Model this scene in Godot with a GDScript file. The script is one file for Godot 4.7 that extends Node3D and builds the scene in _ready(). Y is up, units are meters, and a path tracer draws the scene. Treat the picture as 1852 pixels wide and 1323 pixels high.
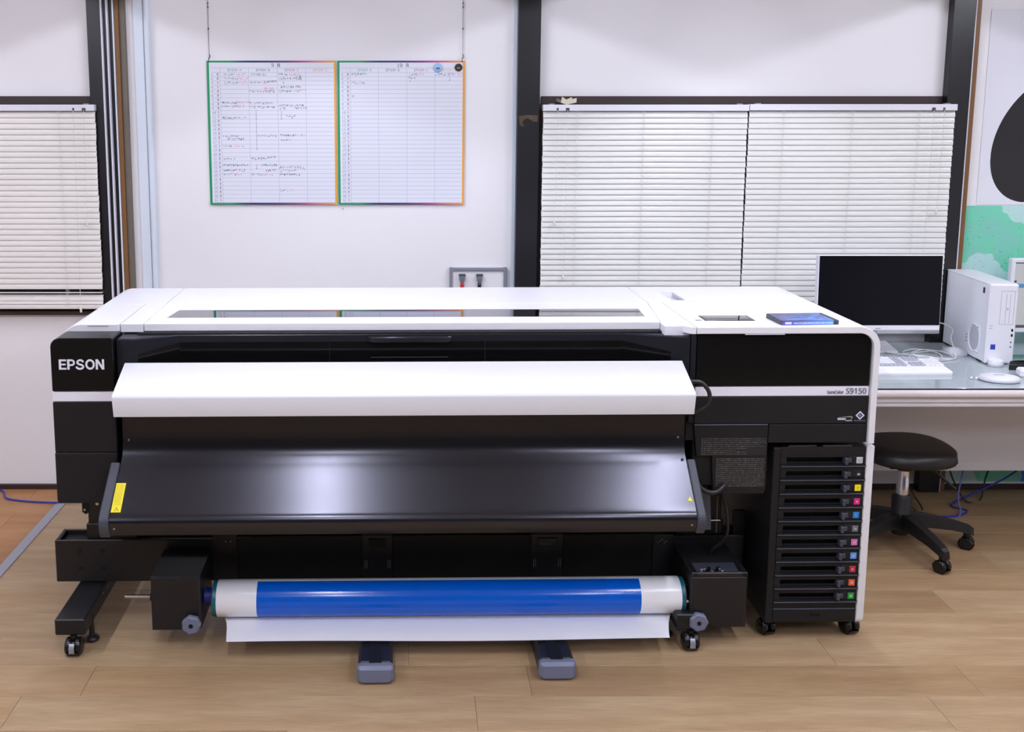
extends Node3D
# A print room: a wide-format printer on a stand, its ink cabinet, a desk with a computer, blinds, pillars and schedule boards.

class Bld:
	var v := PackedVector3Array()
	var n := PackedVector3Array()
	var u := PackedVector2Array()
	var c := PackedColorArray()
	var off := Vector3.ZERO
	var col := Color.WHITE
	var xf := Transform3D()

	func tri(a: Vector3, b: Vector3, d: Vector3, na: Vector3, nb: Vector3, nd: Vector3, ua := Vector2.ZERO, ub := Vector2.ZERO, ud := Vector2.ZERO) -> void:
		var flip: bool = (b - a).cross(d - a).dot(na + nb + nd) > 0.0
		for q in ([[a, na, ua], [d, nd, ud], [b, nb, ub]] if flip else [[a, na, ua], [b, nb, ub], [d, nd, ud]]):
			v.append(xf * (q[0] - off))
			n.append((xf.basis * q[1]).normalized())
			u.append(q[2])
			c.append(col)

	func quad(a: Vector3, b: Vector3, d: Vector3, e: Vector3, nn: Vector3, uv := [Vector2(0, 1), Vector2(1, 1), Vector2(1, 0), Vector2(0, 0)]) -> void:
		tri(a, b, d, nn, nn, nn, uv[0], uv[1], uv[2])
		tri(a, d, e, nn, nn, nn, uv[0], uv[2], uv[3])

	func quadn(a: Vector3, b: Vector3, d: Vector3, e: Vector3, na: Vector3, nb: Vector3, nd: Vector3, ne: Vector3) -> void:
		tri(a, b, d, na, nb, nd)
		tri(a, d, e, na, nd, ne)

	# a box with chamfered edges
	func box(lo: Vector3, hi: Vector3, bev := 0.0) -> Bld:
		var m := (lo + hi) / 2.0
		var h := (hi - lo) / 2.0
		bev = minf(bev, minf(h.x, minf(h.y, h.z)) * 0.9)
		for ax in 3:
			for s in [-1.0, 1.0]:
				var nn := Vector3.ZERO
				nn[ax] = s
				var i := (ax + 1) % 3
				var j := (ax + 2) % 3
				var p := []
				for w in [[-1, -1], [1, -1], [1, 1], [-1, 1]]:
					var q := m
					q[ax] += s * h[ax]
					q[i] += w[0] * (h[i] - bev)
					q[j] += w[1] * (h[j] - bev)
					p.append(q)
				var lx := 2 if ax == 0 else 0
				var ly := 2 if ax == 1 else 1
				var uv := []
				for q in p:
					uv.append(Vector2(q[lx], q[ly]))
				quad(p[0], p[1], p[2], p[3], nn, uv)
		if bev <= 0.0:
			return self
		for ax in 3:
			var i := (ax + 1) % 3
			var j := (ax + 2) % 3
			for si in [-1.0, 1.0]:
				for sj in [-1.0, 1.0]:
					var p := []
					for w in [-1.0, 1.0]:
						var q := m
						q[ax] += w * (h[ax] - bev)
						q[i] += si * h[i]
						q[j] += sj * (h[j] - bev)
						p.append(q)
						q[i] = m[i] + si * (h[i] - bev)
						q[j] = m[j] + sj * h[j]
						p.append(q)
					var nn := Vector3.ZERO
					nn[i] = si
					nn[j] = sj
					quad(p[0], p[1], p[3], p[2], nn.normalized())
		for sx in [-1.0, 1.0]:
			for sy in [-1.0, 1.0]:
				for sz in [-1.0, 1.0]:
					var s := Vector3(sx, sy, sz)
					var k := m + h * s
					var nn := s.normalized()
					tri(k - Vector3(0, bev * sy, bev * sz), k - Vector3(bev * sx, 0, bev * sz), k - Vector3(bev * sx, bev * sy, 0), nn, nn, nn)
		return self

	# an outline in two axes pushed out along the third: ax 0 takes (z, y), 1 takes (x, z), 2 takes (x, y)
	func extrude(poly: PackedVector2Array, ax: int, lo: float, hi: float, bev := 0.0, smooth := 0.5, at := Transform3D()) -> Bld:
		var was := xf
		xf = xf * at
		if Geometry2D.is_polygon_clockwise(poly):
			poly = poly.duplicate()
			poly.reverse()
		var count := poly.size()
		var map := func(p: Vector2, t: float) -> Vector3:
			return Vector3(t, p.y, p.x) if ax == 0 else Vector3(p.x, t, p.y) if ax == 1 else Vector3(p.x, p.y, t)
		var nrm := []
		for k in count:
			var d: Vector2 = (poly[(k + 1) % count] - poly[k]).normalized()
			nrm.append(Vector2(d.y, -d.x))
		# outlines are counter-clockwise here, so (dy, -dx) points outward
		var inner := poly
		if bev > 0.0:
			inner = PackedVector2Array()
			for k in count:
				var a: Vector2 = nrm[(k + count - 1) % count]
				var b: Vector2 = nrm[k]
				var mid := (a + b)
				inner.append(poly[k] - mid / maxf(0.35, mid.length_squared() / 2.0) * bev)
		var ind := Geometry2D.triangulate_polygon(inner)
		var axis: Vector3 = map.call(Vector2.ZERO, 1.0)
		for end in [[lo, -1.0], [hi, 1.0]]:
			for k in range(0, ind.size(), 3):
				var p := [inner[ind[k]], inner[ind[k + 1]], inner[ind[k + 2]]]
				tri(map.call(p[0], end[0]), map.call(p[1], end[0]), map.call(p[2], end[0]), axis * end[1], axis * end[1], axis * end[1], p[0], p[1], p[2])
		for k in count:
			var k2 := (k + 1) % count
			var na: Vector2 = nrm[k]
			var nb: Vector2 = nrm[k]
			var before: Vector2 = nrm[(k + count - 1) % count]
			var after: Vector2 = nrm[k2]
			if before.dot(na) > smooth:
				na = (na + before).normalized()
			if after.dot(nb) > smooth:
				nb = (nb + after).normalized()
			var n3a: Vector3 = map.call(na, 0.0)
			var n3b: Vector3 = map.call(nb, 0.0)
			quadn(map.call(poly[k], lo + bev), map.call(poly[k2], lo + bev), map.call(poly[k2], hi - bev), map.call(poly[k], hi - bev), n3a, n3b, n3b, n3a)
			if bev > 0.0:
				quadn(map.call(inner[k], lo), map.call(inner[k2], lo), map.call(poly[k2], lo + bev), map.call(poly[k], lo + bev), n3a - axis, n3b - axis, n3b - axis, n3a - axis)
				quadn(map.call(inner[k], hi), map.call(inner[k2], hi), map.call(poly[k2], hi - bev), map.call(poly[k], hi - bev), n3a + axis, n3b + axis, n3b + axis, n3a + axis)
		xf = was
		return self

	static func frame(dir: Vector3) -> Basis:
		var y := dir.normalized()
		var x := y.cross(Vector3.UP if absf(y.y) < 0.9 else Vector3.RIGHT).normalized()
		return Basis(x, y, x.cross(y))

	# turned shape: profile of (radius, distance along dir)
	func lathe(prof: Array, at: Vector3, dir := Vector3.UP, seg := 20, smooth := 0.6, a0 := 0.0, a1 := TAU) -> Bld:
		var b := frame(dir)
		var nr := []
		for k in prof.size() - 1:
			var d: Vector2 = prof[k + 1] - prof[k]
			nr.append(Vector2(d.y, -d.x).normalized())
		for k in prof.size() - 1:
			if (prof[k + 1] - prof[k]).length() < 1e-7:
				continue
			var na: Vector2 = nr[k]
			var nb: Vector2 = nr[k]
			if k > 0 and nr[k - 1].dot(nr[k]) > smooth:
				na = (nr[k - 1] + nr[k]).normalized()
			if k < nr.size() - 1 and nr[k + 1].dot(nr[k]) > smooth:
				nb = (nr[k + 1] + nr[k]).normalized()
			for s in seg:
				var t0 := a0 + (a1 - a0) * s / seg
				var t1 := a0 + (a1 - a0) * (s + 1) / seg
				var d0 := b.x * cos(t0) + b.z * sin(t0)
				var d1 := b.x * cos(t1) + b.z * sin(t1)
				var p: Vector2 = prof[k]
				var q: Vector2 = prof[k + 1]
				quadn(at + d0 * p.x + b.y * p.y, at + d1 * p.x + b.y * p.y, at + d1 * q.x + b.y * q.y, at + d0 * q.x + b.y * q.y, d0 * na.x + b.y * na.y, d1 * na.x + b.y * na.y, d1 * nb.x + b.y * nb.y, d0 * nb.x + b.y * nb.y)
		return self

	func cyl(a: Vector3, b: Vector3, ra: float, rb := -1.0, seg := 16, bev := 0.0) -> Bld:
		if rb < 0.0:
			rb = ra
		var l := (b - a).length()
		return lathe([Vector2(0, 0), Vector2(ra - bev, 0), Vector2(ra, bev), Vector2(rb, l - bev), Vector2(rb - bev, l), Vector2(0, l)], a, b - a, seg, 0.8)

	# a round cable through smoothed points
	func tube(pts: Array, r: float, seg := 8, sub := 6) -> Bld:
		var path := []
		for k in pts.size() - 1:
			var p0: Vector3 = pts[maxi(k - 1, 0)]
			var p3: Vector3 = pts[mini(k + 2, pts.size() - 1)]
			for s in sub:
				path.append(pts[k].cubic_interpolate(pts[k + 1], p0, p3, float(s) / sub))
		path.append(pts[-1])
		var rings := []
		var up := Vector3.UP
		for k in path.size():
			var t: Vector3 = (path[mini(k + 1, path.size() - 1)] - path[maxi(k - 1, 0)]).normalized()
			if k == 0 and absf(t.dot(up)) > 0.9:
				up = Vector3.RIGHT
			var x := t.cross(up).normalized()
			up = x.cross(t).normalized()
			var ring := []
			for s in seg:
				ring.append(x * cos(TAU * s / seg) + up * sin(TAU * s / seg))
			rings.append(ring)
			if k == 0 or k == path.size() - 1:
				var e := -t if k == 0 else t
				for s in seg:
					tri(path[k], path[k] + ring[s] * r, path[k] + ring[(s + 1) % seg] * r, e, e, e)
		for k in path.size() - 1:
			for s in seg:
				var s2 := (s + 1) % seg
				quadn(path[k] + rings[k][s] * r, path[k] + rings[k][s2] * r, path[k + 1] + rings[k + 1][s2] * r, path[k + 1] + rings[k + 1][s] * r, rings[k][s], rings[k][s2], rings[k + 1][s2], rings[k + 1][s])
		return self

	func mesh() -> ArrayMesh:
		var a := []
		a.resize(Mesh.ARRAY_MAX)
		a[Mesh.ARRAY_VERTEX] = v
		a[Mesh.ARRAY_NORMAL] = n
		a[Mesh.ARRAY_TEX_UV] = u
		a[Mesh.ARRAY_COLOR] = c
		var m := ArrayMesh.new()
		m.add_surface_from_arrays(Mesh.PRIMITIVE_TRIANGLES, a)
		return m


var rng := RandomNumberGenerator.new()
var M := {}
var origin := Vector3.ZERO   # base of the thing being built: its parts are written in the frame around it


func bld() -> Bld:
	var b := Bld.new()
	b.off = origin
	return b


func V(x: float, y: float, z: float) -> Vector3:
	return Vector3(x, y, z)


func P(list: Array) -> PackedVector2Array:
	var p := PackedVector2Array()
	for k in range(0, list.size(), 2):
		p.append(Vector2(list[k], list[k + 1]))
	return p


# rectangle with four corner radii: low-left, low-right, top-right, top-left
func rrect(x0: float, y0: float, x1: float, y1: float, r: Array, seg := 6) -> PackedVector2Array:
	var p := PackedVector2Array()
	var cs := [[x0, y0, 1, 1, PI], [x1, y0, -1, 1, 1.5 * PI], [x1, y1, -1, -1, 0.0], [x0, y1, 1, -1, 0.5 * PI]]
	for k in 4:
		var q: Array = cs[k]
		if r[k] <= 0.0:
			p.append(Vector2(q[0], q[1]))
			continue
		for s in seg + 1:
			var t: float = q[4] + PI / 2 * s / seg
			p.append(Vector2(q[0] + q[2] * r[k] + cos(t) * r[k], q[1] + q[3] * r[k] + sin(t) * r[k]))
	return p


func mat(called: String, col: Color, rough := 0.5, metal := 0.0, spec := 0.5) -> StandardMaterial3D:
	var m := StandardMaterial3D.new()
	m.resource_name = called
	m.albedo_color = col
	m.roughness = rough
	m.metallic = metal
	m.metallic_specular = spec
	M[called] = m
	return m


func tex(img: Image) -> ImageTexture:
	return ImageTexture.create_from_image(img)


func picture(called: String, img: Image, rough := 0.5, spec := 0.5) -> StandardMaterial3D:
	var m := mat(called, Color.WHITE, rough, 0.0, spec)
	m.albedo_texture = tex(img)
	m.texture_repeat = false
	return m


func put(called: String, mesh: Mesh, m: Material, parent: Node = self) -> MeshInstance3D:
	var o := MeshInstance3D.new()
	o.name = called
	o.mesh = mesh
	o.material_override = m
	o.cast_shadow = GeometryInstance3D.SHADOW_CASTING_SETTING_ON
	parent.add_child(o, true)
	if parent == self:
		o.position = origin
	return o


func part(called: String, b: Bld, m: Material, parent: Node, label := "") -> MeshInstance3D:
	var o := put(called, b.mesh(), m, parent)
	if label:
		o.set_meta("label", label)
	return o


# a part written in room coordinates under a thing that stands anywhere
func part_in_room(called: String, b: Bld, m: Material, parent: Node3D, label := "") -> MeshInstance3D:
	var o := part(called, b, m, parent, label)
	o.transform = parent.transform.affine_inverse()
	return o


func tag(o: Node, label: String, category: String, group := "") -> Node:
	o.set_meta("label", label)
	o.set_meta("category", category)
	if group:
		o.set_meta("group", group)
	return o


func thing(called: String, label: String, category: String, at: Vector3, group := "", turn := 0.0) -> Node3D:
	var o := Node3D.new()
	o.name = called
	add_child(o, true)
	o.position = at
	o.rotation.y = turn
	origin = Vector3.ZERO
	return tag(o, label, category, group)


func struct(called: String, b: Bld, m: Material, parent: Node = self) -> MeshInstance3D:
	var o := put(called, b.mesh(), m, parent)
	if parent == self:
		o.set_meta("kind", "structure")
	return o


func text(t: String, size: float, depth: float, bold := false, font := "Droid Sans") -> TextMesh:
	var f := SystemFont.new()
	f.font_names = PackedStringArray([font])
	f.font_weight = 700 if bold else 400
	var m := TextMesh.new()
	m.font = f
	m.text = t
	m.font_size = 64
	m.pixel_size = size / 64.0
	m.depth = depth
	m.curve_step = 2.0
	return m


# lettering set to a width, its centre at a place; base frame: facing +z
func letter(called: String, t: String, width: float, height: float, at: Vector3, m: Material, parent: Node, bold := false, turn := Vector3.ZERO) -> MeshInstance3D:
	var tm := text(t, 0.1, 0.002, bold)
	var bb := tm.get_aabb()
	var o := put(called, tm, m, parent)
	o.scale = V(width / bb.size.x, height / bb.size.y, 1)
	o.rotation = turn
	var mid := bb.get_center()
	o.position = at - origin - o.basis * V(mid.x, mid.y, mid.z)
	return o


func _ready() -> void:
	rng.seed = 7
	view_and_light()
	materials()
	room()
	windows()
	lamps()
	printer()
	roll()
	ink_cabinet()
	wall_things()
	desk_and_computer()
	small_things()


# ---------------------------------------------------------------- camera, light, exposure
func view_and_light() -> void:
	var cam := Camera3D.new()
	cam.name = "camera"
	cam.position = V(0, 1.80, 0)
	cam.rotation.x = -atan(285.0 / 1900.0)
	cam.near = 0.05
	cam.far = 60.0
	cam.projection = Camera3D.PROJECTION_FRUSTUM
	cam.size = 0.05 * 1323.0 / 1900.0
	cam.frustum_offset = Vector2(0.05 * 181.0 / 1900.0, -0.05 * 176.5 / 1900.0)
	cam.current = true
	add_child(cam)
	var env := Environment.new()
	env.background_mode = Environment.BG_COLOR
	env.background_color = Color(0.02, 0.022, 0.03)
	env.background_energy_multiplier = 1.0
	env.ambient_light_source = Environment.AMBIENT_SOURCE_DISABLED
	env.tonemap_mode = Environment.TONE_MAPPER_LINEAR
	env.tonemap_exposure = 1.0
	env.sdfgi_enabled = true
	env.ssao_enabled = true
	env.ssil_enabled = true
	var we := WorldEnvironment.new()
	we.name = "world_environment"
	we.environment = env
	add_child(we)


const LAMP_ENERGY := 3.35
const LAMP_COLOR := Color(0.93, 0.94, 1.0)


func lamps() -> void:
	# fluorescent battens with white wings, running from the window wall into the room
	var spots := []
	for x in [-2.24, -0.42, 1.45, 3.15]:
		for z in [-3.55, -1.75, 0.05]:
			spots.append(V(x, 2.58, z))
	var strip := bld().cyl(V(0, 0.000, -0.6), V(0, 0.000, 0.6), 0.008, 0.008, 14).mesh()
	var wing := bld().extrude(P([-0.20, -0.074, -0.196, -0.076, -0.034, 0.0, 0.034, 0.0, 0.196, -0.076, 0.20, -0.074, 0.05, 0.05, -0.05, 0.05]), 2, -0.62, 0.62).mesh()
	var hang := bld().box(V(-0.03, 0.05, -0.58), V(0.03, 2.85 - 2.58, 0.58), 0.004).mesh()
	var k := 0
	for s in spots:
		var t := thing("ceiling_lamp", "winged white fluorescent ceiling lamp over the print room", "ceiling lamp", s, "winged ceiling lamps above the room")
		put("lamp_tube", strip, M.tube, t)
		put("reflector_wing", wing, M.lamp_white, t)
		put("mounting_channel", hang, M.lamp_white, t)
		for side in [-1.0, 1.0]:
			var l := AreaLight3D.new()
			l.name = "lamp_glow"
			l.area_size = Vector2(0.014, 1.18)
			l.area_range = 14.0
			l.area_attenuation = 2.0
			l.light_energy = LAMP_ENERGY * 0.5 * (0.75 if s.z < -3.0 else 1.0 if s.z < -1.0 else 0.85)
			l.light_color = LAMP_COLOR
			l.shadow_enabled = true
			t.add_child(l, true)
			l.position = V(side * 0.008, -0.0105, 0)
			l.basis = Basis(Vector3.BACK, side * deg_to_rad(50.0)) * Basis(Vector3.RIGHT, -PI / 2)
		k += 1


# ---------------------------------------------------------------- materials
func materials() -> void:
	mat("wall", Color(0.93, 0.925, 0.935), 0.7)
	mat("ceiling", Color(0.85, 0.85, 0.86), 0.9)
	mat("far_wall", Color(0.45, 0.445, 0.45), 0.8)
	mat("pillar", Color(0.058, 0.059, 0.083), 0.35)
	mat("brown_trim", Color(0.20, 0.135, 0.135), 0.5)
	mat("wood_trim", Color(0.47, 0.32, 0.17), 0.5)
	mat("grey_wood", Color(0.42, 0.39, 0.35), 0.5)
	mat("pale_trim", Color(0.86, 0.90, 0.945), 0.45)
	mat("rail_white", Color(0.88, 0.88, 0.92), 0.4)
	mat("slat", Color(0.89, 0.89, 0.875), 0.32)
	mat("slat_warm", Color(0.905, 0.89, 0.87), 0.45)
	mat("cord", Color(0.86, 0.86, 0.84), 0.6)
	mat("clip", Color(0.30, 0.29, 0.30), 0.4, 0.4)
	mat("alu", Color(0.62, 0.63, 0.68), 0.38, 0.6)
	mat("lamp_white", Color(0.92, 0.92, 0.93), 0.4)
	var tb := mat("tube", Color(0.9, 0.9, 0.9), 0.5)
	tb.emission_enabled = true
	tb.emission = LAMP_COLOR
	tb.emission_energy_multiplier = 6.0
	var gl := mat("pane", Color(0.75, 0.8, 0.82, 0.12), 0.02)
	gl.transparency = BaseMaterial3D.TRANSPARENCY_ALPHA
	# printer
	mat("shell", Color(0.885, 0.885, 0.905), 0.38)
	mat("shell_lip", Color(0.90, 0.90, 0.93), 0.4)
	mat("hood", Color(0.84, 0.84, 0.86), 0.42)
	mat("gloss", Color(0.055, 0.053, 0.056), 0.10, 0.0, 0.38)
	mat("satin_black", Color(0.055, 0.053, 0.056), 0.28, 0.0, 0.38)
	mat("cover", Color(0.115, 0.118, 0.145), 0.3, 0.0, 0.35)
	mat("black", Color(0.085, 0.085, 0.10), 0.5, 0.0, 0.4)
	mat("body", Color(0.06, 0.06, 0.066), 0.6, 0.0, 0.4)
	mat("steel_black", Color(0.10, 0.098, 0.108), 0.42, 0.0, 0.45)
	mat("tray", Color(0.26, 0.26, 0.285), 0.22, 0.9)
	mat("cap", Color(0.24, 0.25, 0.30), 0.5)
	mat("grey", Color(0.42, 0.44, 0.53), 0.5)
	mat("silver_strip", Color(0.90, 0.90, 0.94), 0.4)
	mat("print_white", Color(0.88, 0.88, 0.92), 0.5)
	mat("print_grey", Color(0.34, 0.33, 0.37), 0.5)
	mat("window_glass", Color(0.60, 0.60, 0.62), 0.03, 1.0)
	mat("chrome", Color(0.80, 0.80, 0.82), 0.18, 1.0)
	mat("bolt", Color(0.75, 0.75, 0.75), 0.3, 0.9)
	mat("rubber", Color(0.045, 0.045, 0.05), 0.25)
	mat("hose", Color(0.11, 0.11, 0.13), 0.4)
	mat("blue_ring", Color(0.13, 0.16, 0.55), 0.4)
	mat("pcb", Color(0.10, 0.32, 0.25), 0.4)
	mat("yellow", Color(0.97, 0.90, 0.05), 0.5)
	# roll
	mat("media", Color(0.95, 0.955, 0.975), 0.22)
	mat("media_back", Color(0.88, 0.88, 0.91), 0.6)
	mat("blue_print", Color(0.02, 0.36, 0.80), 0.16)
	mat("teal", Color(0.02, 0.36, 0.45), 0.35)
	mat("core", Color(0.62, 0.56, 0.46), 0.8)
	# desk
	mat("desk_edge", Color(0.84, 0.80, 0.80), 0.45)
	mat("desk_panel", Color(0.86, 0.86, 0.875), 0.5)
	mat("desk_glass", Color(0.68, 0.725, 0.74), 0.05, 0.0, 0.6)
	mat("desk_mat", Color(0.33, 0.52, 0.44), 0.06, 0.0, 0.6)
	mat("pc_white", Color(0.90, 0.90, 0.93), 0.42)
	mat("pc_side", Color(0.90, 0.91, 0.945), 0.4)
	mat("screen_off", Color(0.05, 0.05, 0.075), 0.12, 0.0, 0.3)
	mat("key", Color(0.93, 0.93, 0.955), 0.45)
	mat("key_grey", Color(0.70, 0.71, 0.76), 0.45)
	mat("white_cable", Color(0.88, 0.88, 0.89), 0.45)
	mat("black_plastic", Color(0.05, 0.05, 0.055), 0.45)
	mat("leather", Color(0.035, 0.034, 0.037), 0.42)
	mat("chair_plastic", Color(0.06, 0.062, 0.07), 0.45)
	mat("blue_cable", Color(0.16, 0.20, 0.66), 0.4)
	mat("lilac_cable", Color(0.42, 0.47, 0.70), 0.4)
	mat("sticker_blue", Color(0.16, 0.27, 0.72), 0.4)
	mat("red", Color(0.75, 0.10, 0.16), 0.4)
	mat("tape", Color(0.60, 0.60, 0.64), 0.5)
	mat("pad", Color(0.84, 0.81, 0.72), 0.7)
	mat("scar", Color(0.33, 0.27, 0.20), 0.9)
	woods()


func woods() -> void:
	# grain streaked along x: 3 m by 0.5 m, one picture for every plank
	var w := 2048
	var h := 512
	var na := FastNoiseLite.new()
	na.seed = 3
	na.frequency = 1.0
	na.noise_type = FastNoiseLite.TYPE_SIMPLEX_SMOOTH
	na.fractal_octaves = 4
	var nb := FastNoiseLite.new()
	nb.seed = 11
	nb.frequency = 1.0
	nb.fractal_octaves = 2
	var data := PackedByteArray()
	data.resize(w * h * 3)
	var at := 0
	for y in h:
		for x in w:
			var s := na.get_noise_2d(x * 0.0045, y * 0.10)
			var t := nb.get_noise_2d(x * 0.0022 + 40.0, y * 0.012)
			var g := nb.get_noise_2d(x * 0.012, y * 0.30 + 90.0)
			var k := 1.0 + 0.07 * s + 0.06 * t + 0.075 * g
			k -= 0.10 * smoothstep(0.25, 0.6, s)
			data[at] = int(clampf(205.0 * k, 0, 255))
			data[at + 1] = int(clampf((203.0 + 6.0 * t) * k, 0, 255))
			data[at + 2] = int(clampf((200.0 + 10.0 * t) * k, 0, 255))
			at += 3
	var t3 := tex(Image.create_from_data(w, h, false, Image.FORMAT_RGB8, data))
	var tones := [Color(0.80, 0.67, 0.51), Color(0.835, 0.71, 0.555), Color(0.765, 0.635, 0.48), Color(0.81, 0.69, 0.54)]
	for k in 4:
		var m := mat("oak_%d" % k, tones[k], 0.42, 0.0, 0.4)
		m.albedo_texture = t3
	var warm := mat("warm_oak", Color(0.82, 0.60, 0.40), 0.42, 0.0, 0.4)
	warm.albedo_texture = t3
	var warm2 := mat("warm_oak_dark", Color(0.77, 0.555, 0.365), 0.42, 0.0, 0.4)
	warm2.albedo_texture = t3


# ---------------------------------------------------------------- the room
const WALL := -4.85


func room() -> void:
	var f := struct("floor", bld().box(V(-3.6, -0.12, WALL - 0.12), V(4.6, -0.004, 3.2)), M.grey_wood)
	# planks 1.408 m by 0.1823 m, in rows that run along the wall
	var known := {0: 0.1945, 1: 0.3746, 2: -0.011, 3: 0.80, 4: 0.564, 5: 1.13, 6: 0.93, 7: 0.45, 8: 0.12, 9: 0.71, 10: 1.25, 11: 0.33}
	var wd := 0.1823
	for row in range(-16, 11):
		var z1 := -(2.852 + wd * row)
		var z0 := maxf(z1 - wd, WALL)
		var start: float = known[row] if known.has(row) else rng.randf() * 1.408
		var x := start - 1.408 * 4
		while x < 4.6:
			var x0 := maxf(x, -1.626)
			var x1 := minf(x + 1.408, 4.6)
			if x1 > x0 + 0.01:
				plank(f, x0, x1, z0, z1, M["oak_%d" % rng.randi_range(0, 3)])
			x += 1.408
	for row in range(-16, 11):
		var z1 := -(2.90 + wd * row)
		var z0 := maxf(z1 - wd, WALL)
		var x := -3.6 - rng.randf() * 1.2
		while x < -1.63:
			var x0 := maxf(x, -3.6)
			var x1 := minf(x + 1.408, -1.627)
			if x1 > x0 + 0.01 and z1 > z0:
				plank(f, x0, x1, z0, z1, M.warm_oak if rng.randf() < 0.6 else M.warm_oak_dark)
			x += 1.408
	struct("ceiling", bld().box(V(-3.6, 2.85, WALL - 0.12), V(4.6, 2.97, 3.2)), M.ceiling)
	struct("wall_left", bld().box(V(-3.72, 0, WALL - 0.12), V(-3.6, 2.85, 3.2)), M.wall)
	struct("wall_right", bld().box(V(4.6, 0, WALL - 0.12), V(4.72, 2.85, 3.2)), M.wall)
	struct("wall_front", bld().box(V(-3.72, 0, 3.2), V(4.72, 2.85, 3.32)), M.far_wall)
	var b := bld()
	var zb := WALL - 0.12
	b.box(V(-3.6, 0, zb), V(-3.2, 2.85, WALL))
	b.box(V(-3.2, 0, zb), V(-1.45, 0.876, WALL))
	b.box(V(-3.2, 1.83, zb), V(-1.45, 2.85, WALL))
	b.box(V(-1.45, 0, zb), V(0.588, 2.85, WALL))
	b.box(V(0.588, 0, zb), V(2.416, 0.80, WALL))
	b.box(V(0.588, 1.83, zb), V(2.416, 2.85, WALL))
	b.box(V(2.416, 0, zb), V(4.6, 2.85, WALL))
	struct("wall_back", b, M.wall)
	struct("baseboard_back", bld().box(V(-3.6, 0, WALL), V(4.6, 0.026, WALL + 0.012), 0.003), M.brown_trim)
	# pillars and upright trims, from left to right: x from, x to, how far proud, material
	var ups := [
		[-1.454, -1.392, 0.045, "pillar"], [-1.392, -1.3845, 0.05, "rail_white"], [-1.3845, -1.367, 0.035, "pillar"], [-1.367, -1.3595, 0.05, "rail_white"],
		[-1.3595, -1.342, 0.030, "pillar"], [-1.342, -1.335, 0.04, "pale_trim"], [-1.335, -1.314, 0.035, "wood_trim"], [-1.314, -1.289, 0.025, "grey_wood"],
		[-1.255, -1.2105, 0.012, "pale_trim"], [0.458, 0.477, 0.012, "pale_trim"], [0.477, 0.577, 0.05, "pillar"],
		[2.416, 2.5145, 0.05, "pillar"], [2.5145, 2.519, 0.052, "rail_white"], [2.519, 2.548, 0.035, "wood_trim"]]
	for k in ups.size():
		var a: Array = ups[k]
		struct("trim_%d" % (k + 1), bld().box(V(a[0], 0.0 if k < 9 else 0.0, WALL), V(a[1], 2.85, WALL + a[2]), 0.0015), M[a[3]])
	origin = V(-1.194, 0, WALL)
	var pipe := put("conduit_pipe", bld().cyl(V(-1.194, 0.03, WALL + 0.014), V(-1.194, 2.85, WALL + 0.014), 0.0135, 0.0135, 14).mesh(), M.pale_trim)
	tag(pipe, "pale round conduit pipe running up the wall right of the dark pillar", "pipe")
	origin = Vector3.ZERO
	# bare patch on the middle pillar where paint was torn away
	var sc := put("paint_scar", bld().extrude(P([0.484, 1.776, 0.520, 1.781, 0.570, 1.779, 0.569, 1.752, 0.553, 1.749, 0.541, 1.757, 0.522, 1.766, 0.508, 1.760, 0.500, 1.746, 0.503, 1.736, 0.520, 1.733, 0.498, 1.729, 0.487, 1.740]), 2, WALL + 0.05, WALL + 0.0505).mesh(), M.scar, get_node("trim_11"))
	sc.set_meta("label", "brown torn patch of bare wood")


func plank(f: Node, x0: float, x1: float, z0: float, z1: float, m: Material) -> void:
	var b := bld()
	var ou := rng.randf() * 1.4
	var ov := rng.randf() * 0.3
	var g := 0.00045
	var e := 0.0006
	x0 += g
	x1 -= g
	z0 += g
	z1 -= g
	var lift := rng.randf() * 0.0002
	var uv := func(p: Vector3) -> Vector2:
		return Vector2((p.x - x0 + ou) / 3.0, (p.z - z0 + ov) / 0.5)
	var t := [V(x0 + e, lift, z0 + e), V(x1 - e, lift, z0 + e), V(x1 - e, lift, z1 - e), V(x0 + e, lift, z1 - e)]
	var s := [V(x0, lift - e, z0), V(x1, lift - e, z0), V(x1, lift - e, z1), V(x0, lift - e, z1)]
	b.quad(t[0], t[1], t[2], t[3], Vector3.UP, t.map(uv))
	for k in 4:
		var k2 := (k + 1) % 4
		var o: Vector3 = ((s[k] + s[k2]) / 2 - (t[k] + t[k2]) / 2).normalized()
		var nn := V(o.x, 0, o.z).normalized()
		b.quad(t[k], t[k2], s[k2], s[k], (nn + Vector3.UP).normalized(), [uv.call(t[k]), uv.call(t[k2]), uv.call(s[k2]), uv.call(s[k])])
		b.quad(s[k], s[k2], s[k2] - V(0, 0.003, 0), s[k] - V(0, 0.003, 0), nn, [uv.call(s[k]), uv.call(s[k2]), uv.call(s[k2]), uv.call(s[k])])
	put("plank", b.mesh(), m, f)


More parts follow.
